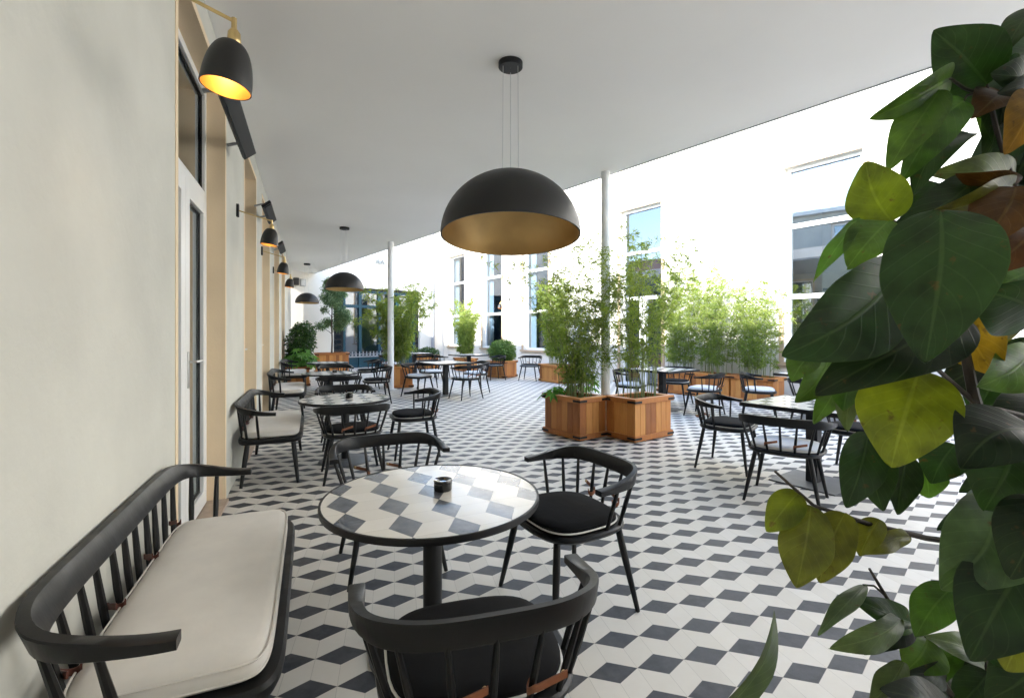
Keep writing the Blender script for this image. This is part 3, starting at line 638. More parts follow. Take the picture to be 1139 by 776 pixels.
def heater(s0, L, label):
    root = empty("panel_heater", WL.pt(s0, 0, 2.95)); tag(root, label, "heater", "black panel heaters high on the plastered wall")
    loc = lambda ds, t, dh: WL.d * ds + WL.n * t + Vector((0, 0, dh))
    def slab(a0, a1, c, wd, th, ang):
        u = WL.n * math.cos(ang) + Vector((0, 0, 1)) * math.sin(ang); v = WL.n * -math.sin(ang) + Vector((0, 0, 1)) * math.cos(ang)
        ps = [WL.d * a + c + u * x + v * y for y in (-th / 2, th / 2) for a, x in ((a0, -wd / 2), (a1, -wd / 2), (a1, wd / 2), (a0, wd / 2))]
        return ps, [(3, 2, 1, 0), (4, 5, 6, 7), (0, 1, 5, 4), (1, 2, 6, 5), (2, 3, 7, 6), (3, 0, 4, 7)]
    b_ = MB(); b_.add(*slab(0, L, loc(0, 0.155, 0.03), 0.12, 0.035, R(38))); b_.build("heater_body", M['black_metal'], root, bevel=0.006)
    f_ = MB(); f_.add(*slab(0.04, L - 0.04, loc(0, 0.168, 0.013) , 0.085, 0.008, R(38))); f_.build("heating_plate", M['seal'], root)
    for q in (0.18, L - 0.18):
        k_ = MB(); k_.add(*slab(q - 0.02, q + 0.02, loc(0, 0.06, 0.05), 0.11, 0.012, R(20))); k_.build("bracket", M['vent_grey'], root)
heater(sL(2.95), 1.34, "long black panel heater beside the nearest wall lamp")
heater(sL(5.78), 1.0, "second black panel heater along the wall over the second bench")
heater(sL(8.35), 1.0, "farthest black panel heater high on the left wall")

# ------------------------------------------------------------------ chairs and benches
def outline(hw, hd, n=36, p=3.2, taper=0.0):
    pts = []
    for i in range(n):
        a = 2 * math.pi * i / n; c, s_ = math.cos(a), math.sin(a)
        x = hw * math.copysign(abs(c) ** (2 / p), c); y = hd * math.copysign(abs(s_) ** (2 / p), s_)
        pts.append((x * (1 + taper * y / hd), y))
    return pts
def slab(mb, ol, prof, hw, hd, cy=0, m=0):
    """stack of scaled outlines: prof = (inset, z)"""
    rs = [[(x * (1 - i / hw), cy + y * (1 - i / hd), z) for x, y in ol] for i, z in prof]
    mb.rings(rs, m)
def rail_path(hw, yb, yt, n, p=3.4):
    """U shape: from one arm tip round the back to the other"""
    pts = []
    D = yt - yb
    for i in range(n + 1):
        a = math.pi * i / n
        c, s_ = math.cos(a), math.sin(a)
        pts.append((-hw * math.copysign(abs(c) ** (2 / p), c), yt - D * abs(s_) ** (2 / p)))
    return pts
def resample(pts, n):
    d = [0]
    for a, b in zip(pts, pts[1:]): d.append(d[-1] + math.dist(a, b))
    out = []
    for i in range(n + 1):
        q = d[-1] * i / n; k = max(j for j in range(len(d)) if d[j] <= q + 1e-9); k = min(k, len(pts) - 2)
        f = (q - d[k]) / max(d[k + 1] - d[k], 1e-9)
        out.append(tuple(pts[k][e] + f * (pts[k + 1][e] - pts[k][e]) for e in range(2)))
    return out
def make_rail(mb, path, zt_back, zt_tip, hv_back, hv_tip, th_back, th_tip, lean, backfrac):
    """path: list of xy, top height, vertical depth and thickness blend from tip to back"""
    n = len(path) - 1; rings = []; info = []
    for i, (x, y) in enumerate(path):
        q = 1 - abs(2 * i / n - 1)            # 0 at the tips, 1 at mid back
        e = min(1, q / backfrac); e = e * e * (3 - 2 * e)
        zt = zt_tip + (zt_back - zt_tip) * e; hv = hv_tip + (hv_back - hv_tip) * e; th = th_tip + (th_back - th_tip) * e
        a = path[max(i - 1, 0)]; b = path[min(i + 1, n)]
        t = Vector((b[0] - a[0], b[1] - a[1], 0)).normalized(); nrm = Vector((t.y, -t.x, 0))   # outward
        c = Vector((x, y, zt - hv / 2)); ln = lean * e
        sec = []
        for u, v in ((-.5, -.42), (-.40, -.5), (.40, -.5), (.5, -.42), (.5, .42), (.40, .5), (-.40, .5), (-.5, .42)):
            sec.append(c + nrm * (u * th + v * hv * math.sin(ln)) + Vector((0, 0, v * hv * math.cos(ln))))
        rings.append(sec); info.append((Vector((x, y, zt - hv)), nrm))
    mb.rings(rings, 0, True)
    return info

def strap(parent, x, y, z, rz, size, m_, stud=True, length=0.085):
    """leather loop closed with a brass stud"""
    s_ = MB(); pts = []
    for i in range(13):
        a = math.pi * 1.25 * i / 12 - 0.4
        pts.append((0.0 + size * 0.55 * math.sin(a), size * 0.9 * math.cos(a) - size * .2, -0.01 + 0.012 * math.cos(a * 1.5)))
    pts = [(-length, size * 0.75, 0.024)] + pts
    rs = []
    for i, p_ in enumerate(pts):
        a = Vector(pts[max(i - 1, 0)]); b = Vector(pts[min(i + 1, len(pts) - 1)]); t = (b - a).normalized(); nn = Vector((t.y, -t.x, 0)).normalized(); c = Vector(p_)
        rs.append([c + nn * u + Vector((0, 0, v)) for u, v in ((-.0022, -.0095), (.0022, -.0095), (.0022, .0095), (-.0022, .0095))])
    s_.rings(rs, 0, True); o = s_.build("leather_strap", m_, parent); o.location = (x, y, z); o.rotation_euler = (0, 0, rz)
    if stud:
        b = MB(); b.lathe([(0.0005, 0.006), (0.006, 0.005), (0.0075, 0.0)], 12); k = b.build("brass_stud", M['brass'], o); k.location = (-length + 0.008, size * 0.75 - 0.003, 0.024); k.rotation_euler = (R(90), 0, 0)

def make_chair(pad):
    root = empty("spindle_chair")
    seat = MB(); ol = outline(0.285, 0.262, 40, 3.0, 0.06)
    slab(seat, ol, [(0.035, 0.405), (0.012, 0.412), (0.0, 0.425), (0.0, 0.436), (0.008, 0.444)], 0.285, 0.262); seat.build("seat", M['black_wood'], root)
    fm = {'black': M['black_fabric'], 'white': M['white_fabric'], 'grey': M['grey_fabric']}[pad]
    cu = MB(); ol2 = outline(0.25, 0.225, 40, 3.2, 0.05)
    slab(cu, ol2, [(0.012, 0.446), (0.0, 0.455), (0.0, 0.470), (0.012, 0.482), (0.04, 0.490), (0.12, 0.496), (0.2, 0.497)], 0.25, 0.225, 0.005); co = cu.build("cushion", fm, root)
    pp = MB(); pp.tube([(x * 1.012, 0.005 + y * 1.012, 0.4535) for x, y in ol2 + ol2[:1]], 0.0042, 6, cap=False); pp.build("piping", M['piping'] if pad == 'black' else fm, co)
    path = resample(rail_path(0.335, -0.285, 0.05, 64), 48)
    rl = MB(); info = make_rail(rl, path, 0.725, 0.672, 0.076, 0.026, 0.022, 0.046, R(10), 0.62)
    rl.build("back_rail", M['black_wood'], root)
    nsp = 9; ST = []
    for k in range(nsp):
        q = 0.10 + 0.80 * k / (nsp - 1); i = int(round(q * 48)); top, nr = info[i]
        ang = math.atan2(path[i][1] - 0.0, path[i][0])
        bx, by = 0.255 * math.cos(ang) * 1.0, 0.235 * math.sin(ang)
        sc = 0.92 / max(abs(bx) / 0.27, abs(by) / 0.25, 0.6) if max(abs(bx) / 0.27, abs(by) / 0.25) > 0 else 1
        base = Vector((max(-0.262, min(0.262, path[i][0] * 0.80)), max(-0.243, path[i][1] * 0.83), 0.436))
        if k in (3, 5): e = base.lerp(top, 0.33); ST.append((e.x, e.y - 0.004))
        s_ = MB(); mid_ = base.lerp(top + Vector((0, 0, 0.012)), 0.45)
        s_.tube([base, mid_, top + Vector((0, 0, 0.012))], [0.0085, 0.0105, 0.0075], 8, cap=False); s_.build("spindle", M['black_wood'], root)
    for sx in (-1, 1):
        for sy in (-1, 1):
            l_ = MB(); l_.tube([(sx * 0.195, sy * 0.185, 0.415), (sx * 0.22, sy * 0.205, 0.28), (sx * 0.272, sy * 0.25, 0.0)], [0.017, 0.0185, 0.0115], 10); l_.build("leg", M['black_wood'], root)
    for x, y in ST: strap(root, x, y, 0.505, R(180), 0.024, M['leather'])
    return root

def put(proto, first, x, y, fx, fy, label, cat, group):
    o = proto if first else copy_tree(proto)
    o.location = (x, y, 0); o.rotation_euler = (0, 0, math.atan2(-fx, fy)); tag(o, label, cat, group); return o

used = {}
def chair(kind, x, y, fx, fy, label):
    if kind not in used: used[kind] = make_chair(kind); put(used[kind], True, x, y, fx, fy, label, "chair", "black spindle back chairs at the tables")
    else: put(used[kind], False, x, y, fx, fy, label, "chair", "black spindle back chairs at the tables")

chair('black', -0.115, 1.43, -0.276, 0.96, "black chair with black pad and leather straps, nearest the camera with its back turned")
chair('black', 0.285, 2.52, -0.88, -0.47, "black chair with white piped black pad right of the nearest round table")
chair('black', -0.74, 2.92, 0.42, -0.91, "black chair facing the camera on the far side of the nearest round table")
chair('black', -1.57, 4.69, -0.40, 0.92, "black chair with its back turned in front of the second round table")
chair('black', -1.15, 5.55, -0.92, -0.38, "black chair with black pad right of the second round table")
chair('black', -2.08, 5.95, 0.40, -0.91, "black chair facing the camera behind the second round table")
chair('black', -2.80, 7.72, -0.40, 0.92, "black chair with its back turned in front of the third round table")
chair('black', -2.72, 9.55, -0.9, -0.42, "black chair right of the third round table before the white column")
chair('black', -3.66, 9.90, 0.40, -0.91, "black chair behind the third round table facing the camera")
chair('black', -4.05, 10.75, -0.40, 0.92, "black chair with its back turned in front of the farthest round table")
chair('black', -3.64, 12.0, -0.9, -0.42, "black chair right of the farthest round table near the teal doors")
# big square table on the right
chair('grey', 2.31, 4.02, 0.62, 0.78, "black chair with pale pad and its back turned in front of the large square table")
chair('black', 2.27, 5.0, 0.76, -0.65, "black chair with black pad at the left side of the large square table")
chair('black', 3.42, 4.72, -0.81, -0.587, "black chair with black pad right of the large square table behind the leaves")
# table behind the planters
chair('grey', 3.28, 8.12, -0.75, 0.66, "black chair with white pad right of the table behind the twin planters")
chair('grey', 2.18, 8.75, 0.85, -0.5, "black chair with pale pad seen through the bamboo behind the twin planters")
chair('black', 3.2, 9.35, -0.6, -0.8, "black chair with dark pad on the far side of the table behind the twin planters")
chair('grey', 4.12, 7.95, 0.9, -0.43, "black chair with pale pad in front of the right hand teak planters")
chair('black', 4.55, 7.15, 0.75, 0.66, "black chair half hidden behind the dark leaves beyond the large square table")
# middle group in the open courtyard
chair('grey', -2.08, 10.55, 0.85, -0.52, "black chair with pale pad left of the square table in mid courtyard")
chair('grey', -0.98, 10.15, -0.62, 0.78, "black chair with its back turned at the front of the square table in mid courtyard")
chair('grey', -0.86, 11.3, -0.9, -0.42, "black chair with pale pad right of the square table in mid courtyard")
chair('grey', -2.0, 11.75, 0.5, -0.85, "black chair behind the square table in mid courtyard")
chair('black', -0.52, 14.2, -0.9, -0.42, "dark chair left of the ball shaped bush by the far square table")
chair('black', -2.1, 14.7, 0.9, 0.35, "dark chair left of the far square table by the facade windows")
chair('grey', -2.75, 14.75, -0.75, 0.6, "pale padded chair right of the table beside the drain pipe corner")
chair('grey', -3.75, 14.7, 0.6, 0.8, "pale padded chair in front of the table beside the drain pipe corner")
chair('black', 0.53, 14.0, -0.35, -0.93, "lone black chair standing between the ball bush and the bamboo box by the facade")

def make_bench():
    root = empty("spindle_bench"); HW = 0.66
    seat = MB(); ol = outline(HW, 0.275, 64, 9.0)
    slab(seat, ol, [(0.03, 0.375), (0.008, 0.382), (0.0, 0.40), (0.0, 0.418), (0.008, 0.43)], HW, 0.275); seat.build("seat", M['black_wood'], root)
    cu = MB(); ol2 = outline(HW - 0.035, 0.238, 72, 10.0)
    slab(cu, ol2, [(0.012, 0.432), (0.0, 0.442), (-0.003, 0.462), (0.0, 0.48), (0.012, 0.493), (0.035, 0.500), (0.10, 0.505), (0.2, 0.507)], HW - 0.035, 0.238, 0.0)
    co = cu.build("cushion", M['white_fabric'], root)
    for z in (0.447, 0.487):
        pp = MB(); pp.tube([(x * 1.002, y * 1.004, z) for x, y in ol2 + ol2[:1]], 0.0035, 6, cap=False); pp.build("piping", M['white_fabric'], co)
    raw = rail_path(0.755, -0.275, 0.055, 200, 7.0); path = resample(raw, 90)
    rl = MB(); info = make_rail(rl, path, 0.762, 0.680, 0.080, 0.028, 0.030, 0.048, R(24), 0.42)
    rl.build("back_rail", M['black_wood'], root)
    for k in range(15):
        q = 0.075 + 0.85 * k / 14; i = int(round(q * 90)); top, nr = info[i]
        base = Vector((max(-0.635, min(0.635, path[i][0] * 0.86)), max(-0.255, path[i][1] * 0.9), 0.42))
        s_ = MB(); s_.tube([base, base.lerp(top, 0.45), top + Vector((0, 0, 0.014))], [0.010, 0.0125, 0.009], 8, cap=False); s_.build("spindle", M['black_wood'], root)
    for sx in (-1, 1):
        for sy in (-1, 1):
            l_ = MB(); l_.tube([(sx * 0.57, sy * 0.19, 0.39), (sx * 0.60, sy * 0.205, 0.26), (sx * 0.655, sy * 0.235, 0.0)], [0.021, 0.0225, 0.014], 10); l_.build("leg", M['black_wood'], root)
    for x in (-0.56, -0.20, 0.17, 0.50): strap(root, x, -0.247, 0.512, R(215), 0.026, M['leather_dark'], False, 0.075)
    return root
bp_ = make_bench()
for i, (s_, lb) in enumerate(((2.118, "black spindle bench with long white cushion in the left foreground"), (5.55, "second white cushioned bench along the wall just past the first glass door"),
                              (8.98, "third white cushioned bench along the left wall"), (12.4, "farthest white cushioned bench along the left wall beside the leafy shrub"))):
    p = WL.pt(s_, 0.315, 0)
    o = bp_ if i == 0 else copy_tree(bp_)
    o.location = p; o.rotation_euler = (0, 0, math.atan2(-NL.x, NL.y)); tag(o, lb, "bench", "spindle benches along the plastered wall")

# ------------------------------------------------------------------ tables
def round_table():
    root = empty("round_table"); r, h = 0.475, 0.68
    t_ = MB(); t_.lathe([(r - 0.010, h - 0.02), (r - 0.010, h)], 72); to = t_.build("tabletop", M['table_tile'], root)
    m_ = MB(); m_.lathe([(r - 0.012, h - 0.024), (r - 0.001, h - 0.024), (r + 0.001, h - 0.014), (r, h + 0.001), (r - 0.004, h + 0.003), (r - 0.0098, h + 0.002), (r - 0.0098, h - 0.01)], 72, cap0=True, cap1=False); m_.build("rim", M['black_metal'], root)
    p_ = MB(); p_.lathe([(0.042, 0.01), (0.042, h - 0.022)], 24); p_.lathe([(0.14, h - 0.034), (0.14, h - 0.0245)], 24); p_.build("pedestal", M['black_metal'], root)
    b_ = MB(); b_.lathe([(0.275, 0.0), (0.275, 0.007), (0.268, 0.011), (0.06, 0.016), (0.045, 0.03)], 48); b_.build("base_plate", M['base_grey'], root)
    return root
rt = round_table()
RT = []
for i, (x, y, lb) in enumerate(((-0.355, 2.13, "round tiled table in the foreground with a black ashtray"), (-1.83, 5.23, "second round tiled table along the row of benches"),
                                (-3.26, 8.55, "third round tiled table in the row along the left wall"), (-4.47, 11.55, "farthest round tiled table in the row along the left wall"))):
    o = rt if i == 0 else copy_tree(rt)
    o.location = (x, y, 0); o.rotation_euler = (0, 0, 0.0); tag(o, lb, "table", "round tiled tables in a row"); RT.append((x, y))
def square_table(side, h):
    root = empty("square_table")
    t_ = MB(); t_.box((0, 0, h - 0.014), (side - 0.02, side - 0.02, 0.028)); t_.build("tabletop", M['table_tile'], root)
    m_ = MB(); s2 = side / 2
    for a, c in ((0, 1), (0, -1)): m_.box((0, c * (s2 - 0.006), h - 0.0165), (side, 0.011, 0.038))
    for c in (1, -1): m_.box((c * (s2 - 0.006), 0, h - 0.0165), (0.011, side - 0.0235, 0.038))
    m_.build("rim", M['black_metal'], root, bevel=0.0015)
    p_ = MB(); p_.box((0, 0, (h - 0.04) / 2 + 0.006), (0.10, 0.10, h - 0.05)); p_.box((0, 0, h - 0.032), (0.34, 0.34, 0.006)); p_.build("pedestal", M['black_metal'], root, bevel=0.003)
    b_ = MB(); b_.box((0, 0, 0.006), (0.56, 0.56, 0.012)); b_.build("base_plate", M['base_grey'], root, bevel=0.002)
    return root
st_ = square_table(0.93, 0.735)
ra = math.atan2(DR.y, DR.x)
for i, (x, y, lb) in enumerate(((2.83, 4.47, "large square tiled table on the right behind the glossy leaves"), (2.75, 8.72, "square tiled table behind the twin teak planters"),
                                (4.95, 7.75, "square tiled table near the right hand planters, mostly behind leaves"), (-1.5, 10.75, "square tiled table with a thick dark post in mid courtyard"),
                                (-1.32, 14.6, "square tiled table near the ball shaped bush and the facade"), (-3.2, 15.6, "square tiled table in the far corner beside the drain pipe"))):
    o = st_ if i == 0 else copy_tree(st_)
    o.location = (x, y, 0); o.rotation_euler = (0, 0, ra); tag(o, lb, "table", "square tiled tables in the courtyard")
# ashtrays
def ashtray(x, y, z, label, first=[None]):
    if first[0] is None:
        root = empty("ashtray")
        b_ = MB(); b_.lathe([(0.038, 0.0), (0.041, 0.004), (0.041, 0.036), (0.038, 0.0385)], 32); b_.build("bowl", M['black_glass'], root)
        l_ = MB(); l_.lathe([(0.041, 0.0385), (0.0425, 0.043), (0.040, 0.049), (0.027, 0.047), (0.021, 0.0405)], 32); l_.build("lid", M['black_glass'], root)
        first[0] = root; o = root
    else: o = copy_tree(first[0])
    o.location = (x, y, z); tag(o, label, "ashtray", "black ashtrays on the round tables")
pz = G(492, 545, 0.685)
ashtray(pz.x, pz.y + 0.02, 0.6805, "round black ashtray on the foreground table")
ashtray(-1.83 + 0.02, 5.3, 0.6805, "black ashtray on the second round table")
ashtray(-3.26 + 0.06, 8.6, 0.6805, "black ashtray on the third round table")

# ------------------------------------------------------------------ planters
def planter(x, y, rz, L, W_, H, label, seed):
    rnd = random.Random(seed)
    root = empty("wooden_planter", (x, y, 0), rz); tag(root, label, "planter", "teak planter boxes")
    z0, z1 = 0.03, H - 0.03
    def panel(axis, sign, length, depth):
        mb = MB(); n = max(3, int(round(length / 0.105))); wd = length / n
        for i in range(n):
            mb.cv = rnd.random(); c = -length / 2 + wd * (i + 0.5)
            if axis == 'x': mb.box((c, sign * (depth / 2 - 0.0125), (z0 + z1) / 2), (wd - 0.003, 0.025, z1 - z0))
            else: mb.box((sign * (depth / 2 - 0.0125), c, (z0 + z1) / 2), (0.025, wd - 0.003, z1 - z0))
        mb.build("plank_panel", M['wood'], root, bevel=0.0025, seg=1)
    panel('x', -1, L, W_); panel('x', 1, L, W_); panel('y', -1, W_ - 0.052, L); panel('y', 1, W_ - 0.052, L)
    for name, za, zb, ex, base in (("top_rim", H - 0.04, H + 0.012, 0.030, H), ("base_trim", 0.015, 0.085, 0.022, 0.06)):
        mb = MB(); q = ex
        for sgn in (-1, 1):
            mb.cv = rnd.random() * 0.6 + 0.2; mb.box((0, sgn * (W_ / 2 + q / 2 + 0.001), (za + zb) / 2), (L + 2 * q, q, zb - za))
            mb.cv = rnd.random() * 0.6 + 0.2; mb.box((sgn * (L / 2 + q / 2 + 0.001), 0, (za + zb) / 2), (q, W_ + 0.0, zb - za))
            if name == "top_rim":
                mb.cv = rnd.random() * 0.6 + 0.2
                mb.box((0, sgn * (W_ / 2 - 0.012), H + 0.018), (L + 2 * q + 0.01, 0.085, 0.018)); mb.box((sgn * (L / 2 - 0.012), 0, H + 0.018), (0.085, W_ - 0.11, 0.018))
        mb.build(name, M['wood'], root, bevel=0.003, seg=1)
    for sx in (-1, 1):
        for sy in (-1, 1):
            b_ = MB()
            for zz, e in ((H - 0.014, 0.031), (0.05, 0.023)):
                b_.box((sx * (L / 2 + e - 0.06), sy * (W_ / 2 + e + 0.0025), zz), (0.135, 0.005, 0.028)); b_.box((sx * (L / 2 + e + 0.0025), sy * (W_ / 2 + e - 0.06), zz), (0.005, 0.135, 0.028))
            b_.build("corner_bracket", M['black_metal'], root)
    s_ = MB(); s_.add([(-L / 2 + 0.026, -W_ / 2 + 0.026, H - 0.05), (L / 2 - 0.026, -W_ / 2 + 0.026, H - 0.05), (L / 2 - 0.026, W_ / 2 - 0.026, H - 0.05), (-L / 2 + 0.026, W_ / 2 - 0.026, H - 0.05)], [(0, 1, 2, 3)]); s_.build("soil", M['soil'], root)
    return root

aR = math.atan2(NR.y, NR.x) + math.pi      # local x = away from the facade-normal (b axis), used with L along a
AX = Vector((0.8094, 0.5872, 0)); BX = DR
F1 = G(645, 491); F2 = G(707, 493)
def box_center(F, la, lb): return F + AX * (la / 2) + BX * (lb / 2)
ang_a = math.atan2(AX.y, AX.x)
c1 = box_center(F1, 0.47, 0.70); planter(c1.x, c1.y, ang_a, 0.47, 0.70, 0.53, "left one of the twin teak planters around the slim column", 1)
c2 = box_center(F2, 0.74, 0.50); planter(c2.x, c2.y, ang_a, 0.74, 0.48, 0.53, "right one of the twin teak planters around the slim column", 2)
rowp = []
for i, (yy, lb) in enumerate(((9.95, "nearest teak box of the bamboo row along the facade"), (10.68, "middle teak box of the bamboo row along the facade"), (11.41, "farthest teak box of the bamboo row along the facade"))):
    p = WR.pt(sR(yy), 0.55, 0); rowp.append(p); planter(p.x, p.y, ang_a + math.pi / 2, 0.86, 0.44, 0.50, lb, 10 + i)
p_ball = Vector((-0.31, 15.05, 0)); planter(p_ball.x, p_ball.y, ang_a + 0.35, 0.66, 0.66, 0.50, "square teak planter holding the ball shaped bush", 21)
p_win = Vector((1.28, 13.55, 0)); planter(p_win.x, p_win.y, ang_a + math.pi / 2, 0.95, 0.50, 0.48, "teak box of bamboo under the third tall window", 22)
p_col = Vector((-2.93, 12.35, 0)); planter(p_col.x, p_col.y, math.atan2(DF.y, DF.x) - 0.4, 0.62, 0.62, 0.52, "teak planter with bamboo right behind the white column", 23)
p_bush = Vector((-5.72, 12.75, 0)); planter(p_bush.x, p_bush.y, math.atan2(DL.y, DL.x), 0.9, 0.55, 0.48, "teak planter with leafy green shrubs by the left wall", 24)
p_tree = Vector((-6.28, 16.6, 0)); planter(p_tree.x, p_tree.y, math.atan2(DF.y, DF.x) - 0.3, 1.05, 0.8, 0.68, "large teak planter holding the clipped tree", 25)
p_w1 = Vector((-1.72, 17.6, 0)); planter(p_w1.x, p_w1.y, ang_a + math.pi / 2, 0.9, 0.45, 0.45, "teak box of bamboo under the farthest tall window", 26)
p_low = Vector((-3.3, 18.6, 0)); planter(p_low.x, p_low.y, ang_a, 0.7, 0.5, 0.52, "teak box with a low dark bush by the drain pipe", 27)
p_r1 = Vector((5.75, 7.0, 0)); 
p = G(972, 469); planter(p.x + 0.3, p.y + 0.3, ang_a + math.pi / 2, 0.8, 0.44, 0.48, "teak box glimpsed behind the right hand leaves beyond the square table", 28)
p2_ = Vector((7.1, 6.4, 0)); planter(p2_.x, p2_.y, ang_a + math.pi / 2, 0.8, 0.44, 0.48, "teak box at the right edge glimpsed between glossy leaves", 29)

# ------------------------------------------------------------------ plants
def leaf_quad(mb, p, d, n, L, W_, droop=0.25):
    """a pointed blade of two quads-ish facets"""
    s_ = d.cross(n).normalized() * (W_ / 2); mid = p + d * (L * 0.45); tip = p + d * L - Vector((0, 0, 1)) * (L * droop)
    mb.add([p, mid + s_, tip, mid - s_], [(0, 1, 2), (0, 2, 3)])
def rv(rnd): 
    while True:
        v = Vector((rnd.uniform(-1, 1), rnd.uniform(-1, 1), rnd.uniform(-1, 1)))
        if 0.05 < v.length < 1: return v.normalized()

def bamboo(x, y, z, rz, label, seed, L, W_, H, nculm, spread, nleaf=9, lw=0.013, ll=0.10, low=0.12):
    rnd = random.Random(seed)
    root = empty("bamboo_clump", (x, y, z), rz); tag(root, label, "bamboo", "bamboo clumps in the planters")
    cm = MB(); lf = MB()
    for c in range(nculm):
        b = Vector((rnd.uniform(-L / 2, L / 2) * 0.8, rnd.uniform(-W_ / 2, W_ / 2) * 0.8, 0)); h = H * rnd.uniform(0.55, 1.0)
        out = Vector((b.x / (L / 2) + rnd.uniform(-.7, .7), b.y / (W_ / 2) + rnd.uniform(-.7, .7), 0)) * spread * rnd.uniform(0.3, 1.0)
        pts = [b + out * (q * q) + Vector((rnd.uniform(-.008, .008), rnd.uniform(-.008, .008), h * q * (1 - 0.06 * q))) for q in [i / 9 for i in range(10)]]
        cm.tube(pts, [0.0062 * (1 - 0.78 * i / 9) for i in range(10)], 5, cap=False)
        nodes = int(h / 0.13)
        for k in range(nodes):
            q = (k + rnd.random()) / nodes
            if q < low: continue
            fi = q * 9; i = min(int(fi), 8); base = pts[i].lerp(pts[i + 1], fi - i)
            for _ in range(2 if rnd.random() < 0.75 else 3):
                a = rnd.uniform(0, 2 * math.pi); bl = rnd.uniform(0.10, 0.30) * (1.1 - 0.45 * q) * min(1, 0.5 + q)
                dr = Vector((math.cos(a), math.sin(a), rnd.uniform(0.5, 1.3))).normalized(); e = base + dr * bl
                cm.tube([base, base.lerp(e, 0.5) + Vector((0, 0, 0.01)), e], [0.0018, 0.0014, 0.0008], 3, cap=False)
                lf_n = rnd.randint(int(nleaf * 0.6), nleaf + 2)
                for j in range(lf_n):
                    u = rnd.uniform(0.3, 1.0); pp_ = base.lerp(e, u)
                    d = (dr * 0.6 + rv(rnd) * 0.9 + Vector((0, 0, -0.25))).normalized(); nn = rv(rnd)
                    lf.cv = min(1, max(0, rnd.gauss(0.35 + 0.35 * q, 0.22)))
                    leaf_quad(lf, pp_, d, nn, ll * rnd.uniform(0.6, 1.25), lw * rnd.uniform(0.7, 1.2))
    cm.build("culms", M['culm'], root); lf.build("foliage", M['bamboo_leaf'], root)

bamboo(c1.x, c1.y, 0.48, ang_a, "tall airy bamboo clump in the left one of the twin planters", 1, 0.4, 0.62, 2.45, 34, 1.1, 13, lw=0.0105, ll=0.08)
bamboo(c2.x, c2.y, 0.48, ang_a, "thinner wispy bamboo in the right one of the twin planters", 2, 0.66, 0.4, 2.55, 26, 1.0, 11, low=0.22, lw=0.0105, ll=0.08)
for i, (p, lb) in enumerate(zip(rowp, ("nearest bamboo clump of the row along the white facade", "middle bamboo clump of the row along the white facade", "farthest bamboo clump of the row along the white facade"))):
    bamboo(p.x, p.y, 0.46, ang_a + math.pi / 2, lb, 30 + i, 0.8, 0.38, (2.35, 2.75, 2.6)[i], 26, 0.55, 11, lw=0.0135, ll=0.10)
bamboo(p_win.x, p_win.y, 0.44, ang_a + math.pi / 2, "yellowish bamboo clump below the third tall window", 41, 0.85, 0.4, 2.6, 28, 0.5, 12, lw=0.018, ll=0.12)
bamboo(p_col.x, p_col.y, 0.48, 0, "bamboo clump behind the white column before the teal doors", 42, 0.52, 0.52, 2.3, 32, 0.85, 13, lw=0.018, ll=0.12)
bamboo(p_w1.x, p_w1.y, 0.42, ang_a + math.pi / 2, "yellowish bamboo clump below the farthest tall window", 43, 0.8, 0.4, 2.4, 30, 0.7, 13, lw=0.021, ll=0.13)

def leafy(name, label, cat, x, y, z, blobs, n, ll, lw, m_, seed, stem=None, group=None, outward=0.8, droop=0.2, inner=0.72):
    """leaves through the outer shell of overlapping uneven blobs"""
    rnd = random.Random(seed); root = empty(name, (x, y, z)); tag(root, label, cat, group)
    lf = MB(); tot = sum(b[3] ** 2 for b in blobs)
    for cx, cy, cz, r, sq in blobs:
        c = Vector((cx, cy, cz))
        for _ in range(int(n * r * r / tot)):
            v = rv(rnd); k = rnd.uniform(inner, 1.04) * (1 + 0.07 * math.sin(5 * v.x + cx * 9) * math.cos(6 * v.z + cy * 7))
            pp_ = c + Vector((v.x * r * k, v.y * r * k, v.z * r * sq * k))
            d = (v * outward * 0.5 + rv(rnd)).normalized(); nn = (v + rv(rnd) * 0.6).normalized()
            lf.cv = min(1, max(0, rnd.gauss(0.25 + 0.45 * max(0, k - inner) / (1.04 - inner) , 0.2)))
            leaf_quad(lf, pp_, d, nn, ll * rnd.uniform(0.65, 1.25), lw * rnd.uniform(0.7, 1.2), droop)
    lf.build("foliage", m_, root)
    if stem:
        s_ = MB()
        for pts, rad in stem: s_.tube(pts, rad, 7)
        s_.build("trunk", M['bark'], root)
    return root
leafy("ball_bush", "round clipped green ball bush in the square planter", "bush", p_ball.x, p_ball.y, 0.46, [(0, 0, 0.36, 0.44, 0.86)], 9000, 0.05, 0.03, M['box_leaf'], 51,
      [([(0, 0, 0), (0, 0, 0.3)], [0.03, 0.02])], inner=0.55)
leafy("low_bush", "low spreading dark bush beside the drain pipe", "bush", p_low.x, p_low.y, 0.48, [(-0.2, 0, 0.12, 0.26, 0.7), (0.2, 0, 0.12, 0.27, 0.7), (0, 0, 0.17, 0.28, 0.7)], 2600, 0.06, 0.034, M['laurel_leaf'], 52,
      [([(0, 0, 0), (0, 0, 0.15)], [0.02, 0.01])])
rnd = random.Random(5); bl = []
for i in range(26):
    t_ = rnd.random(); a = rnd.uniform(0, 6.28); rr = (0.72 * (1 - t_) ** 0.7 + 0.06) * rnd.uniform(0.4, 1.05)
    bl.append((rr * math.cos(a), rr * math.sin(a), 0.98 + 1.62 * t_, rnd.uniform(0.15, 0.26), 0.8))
stems = [([(0, 0, 0), (0.02, 0, 0.5), (-0.01, 0.02, 1.0), (0.02, 0, 1.8), (0.0, 0, 2.4)], [0.034, 0.028, 0.026, 0.014, 0.005])]
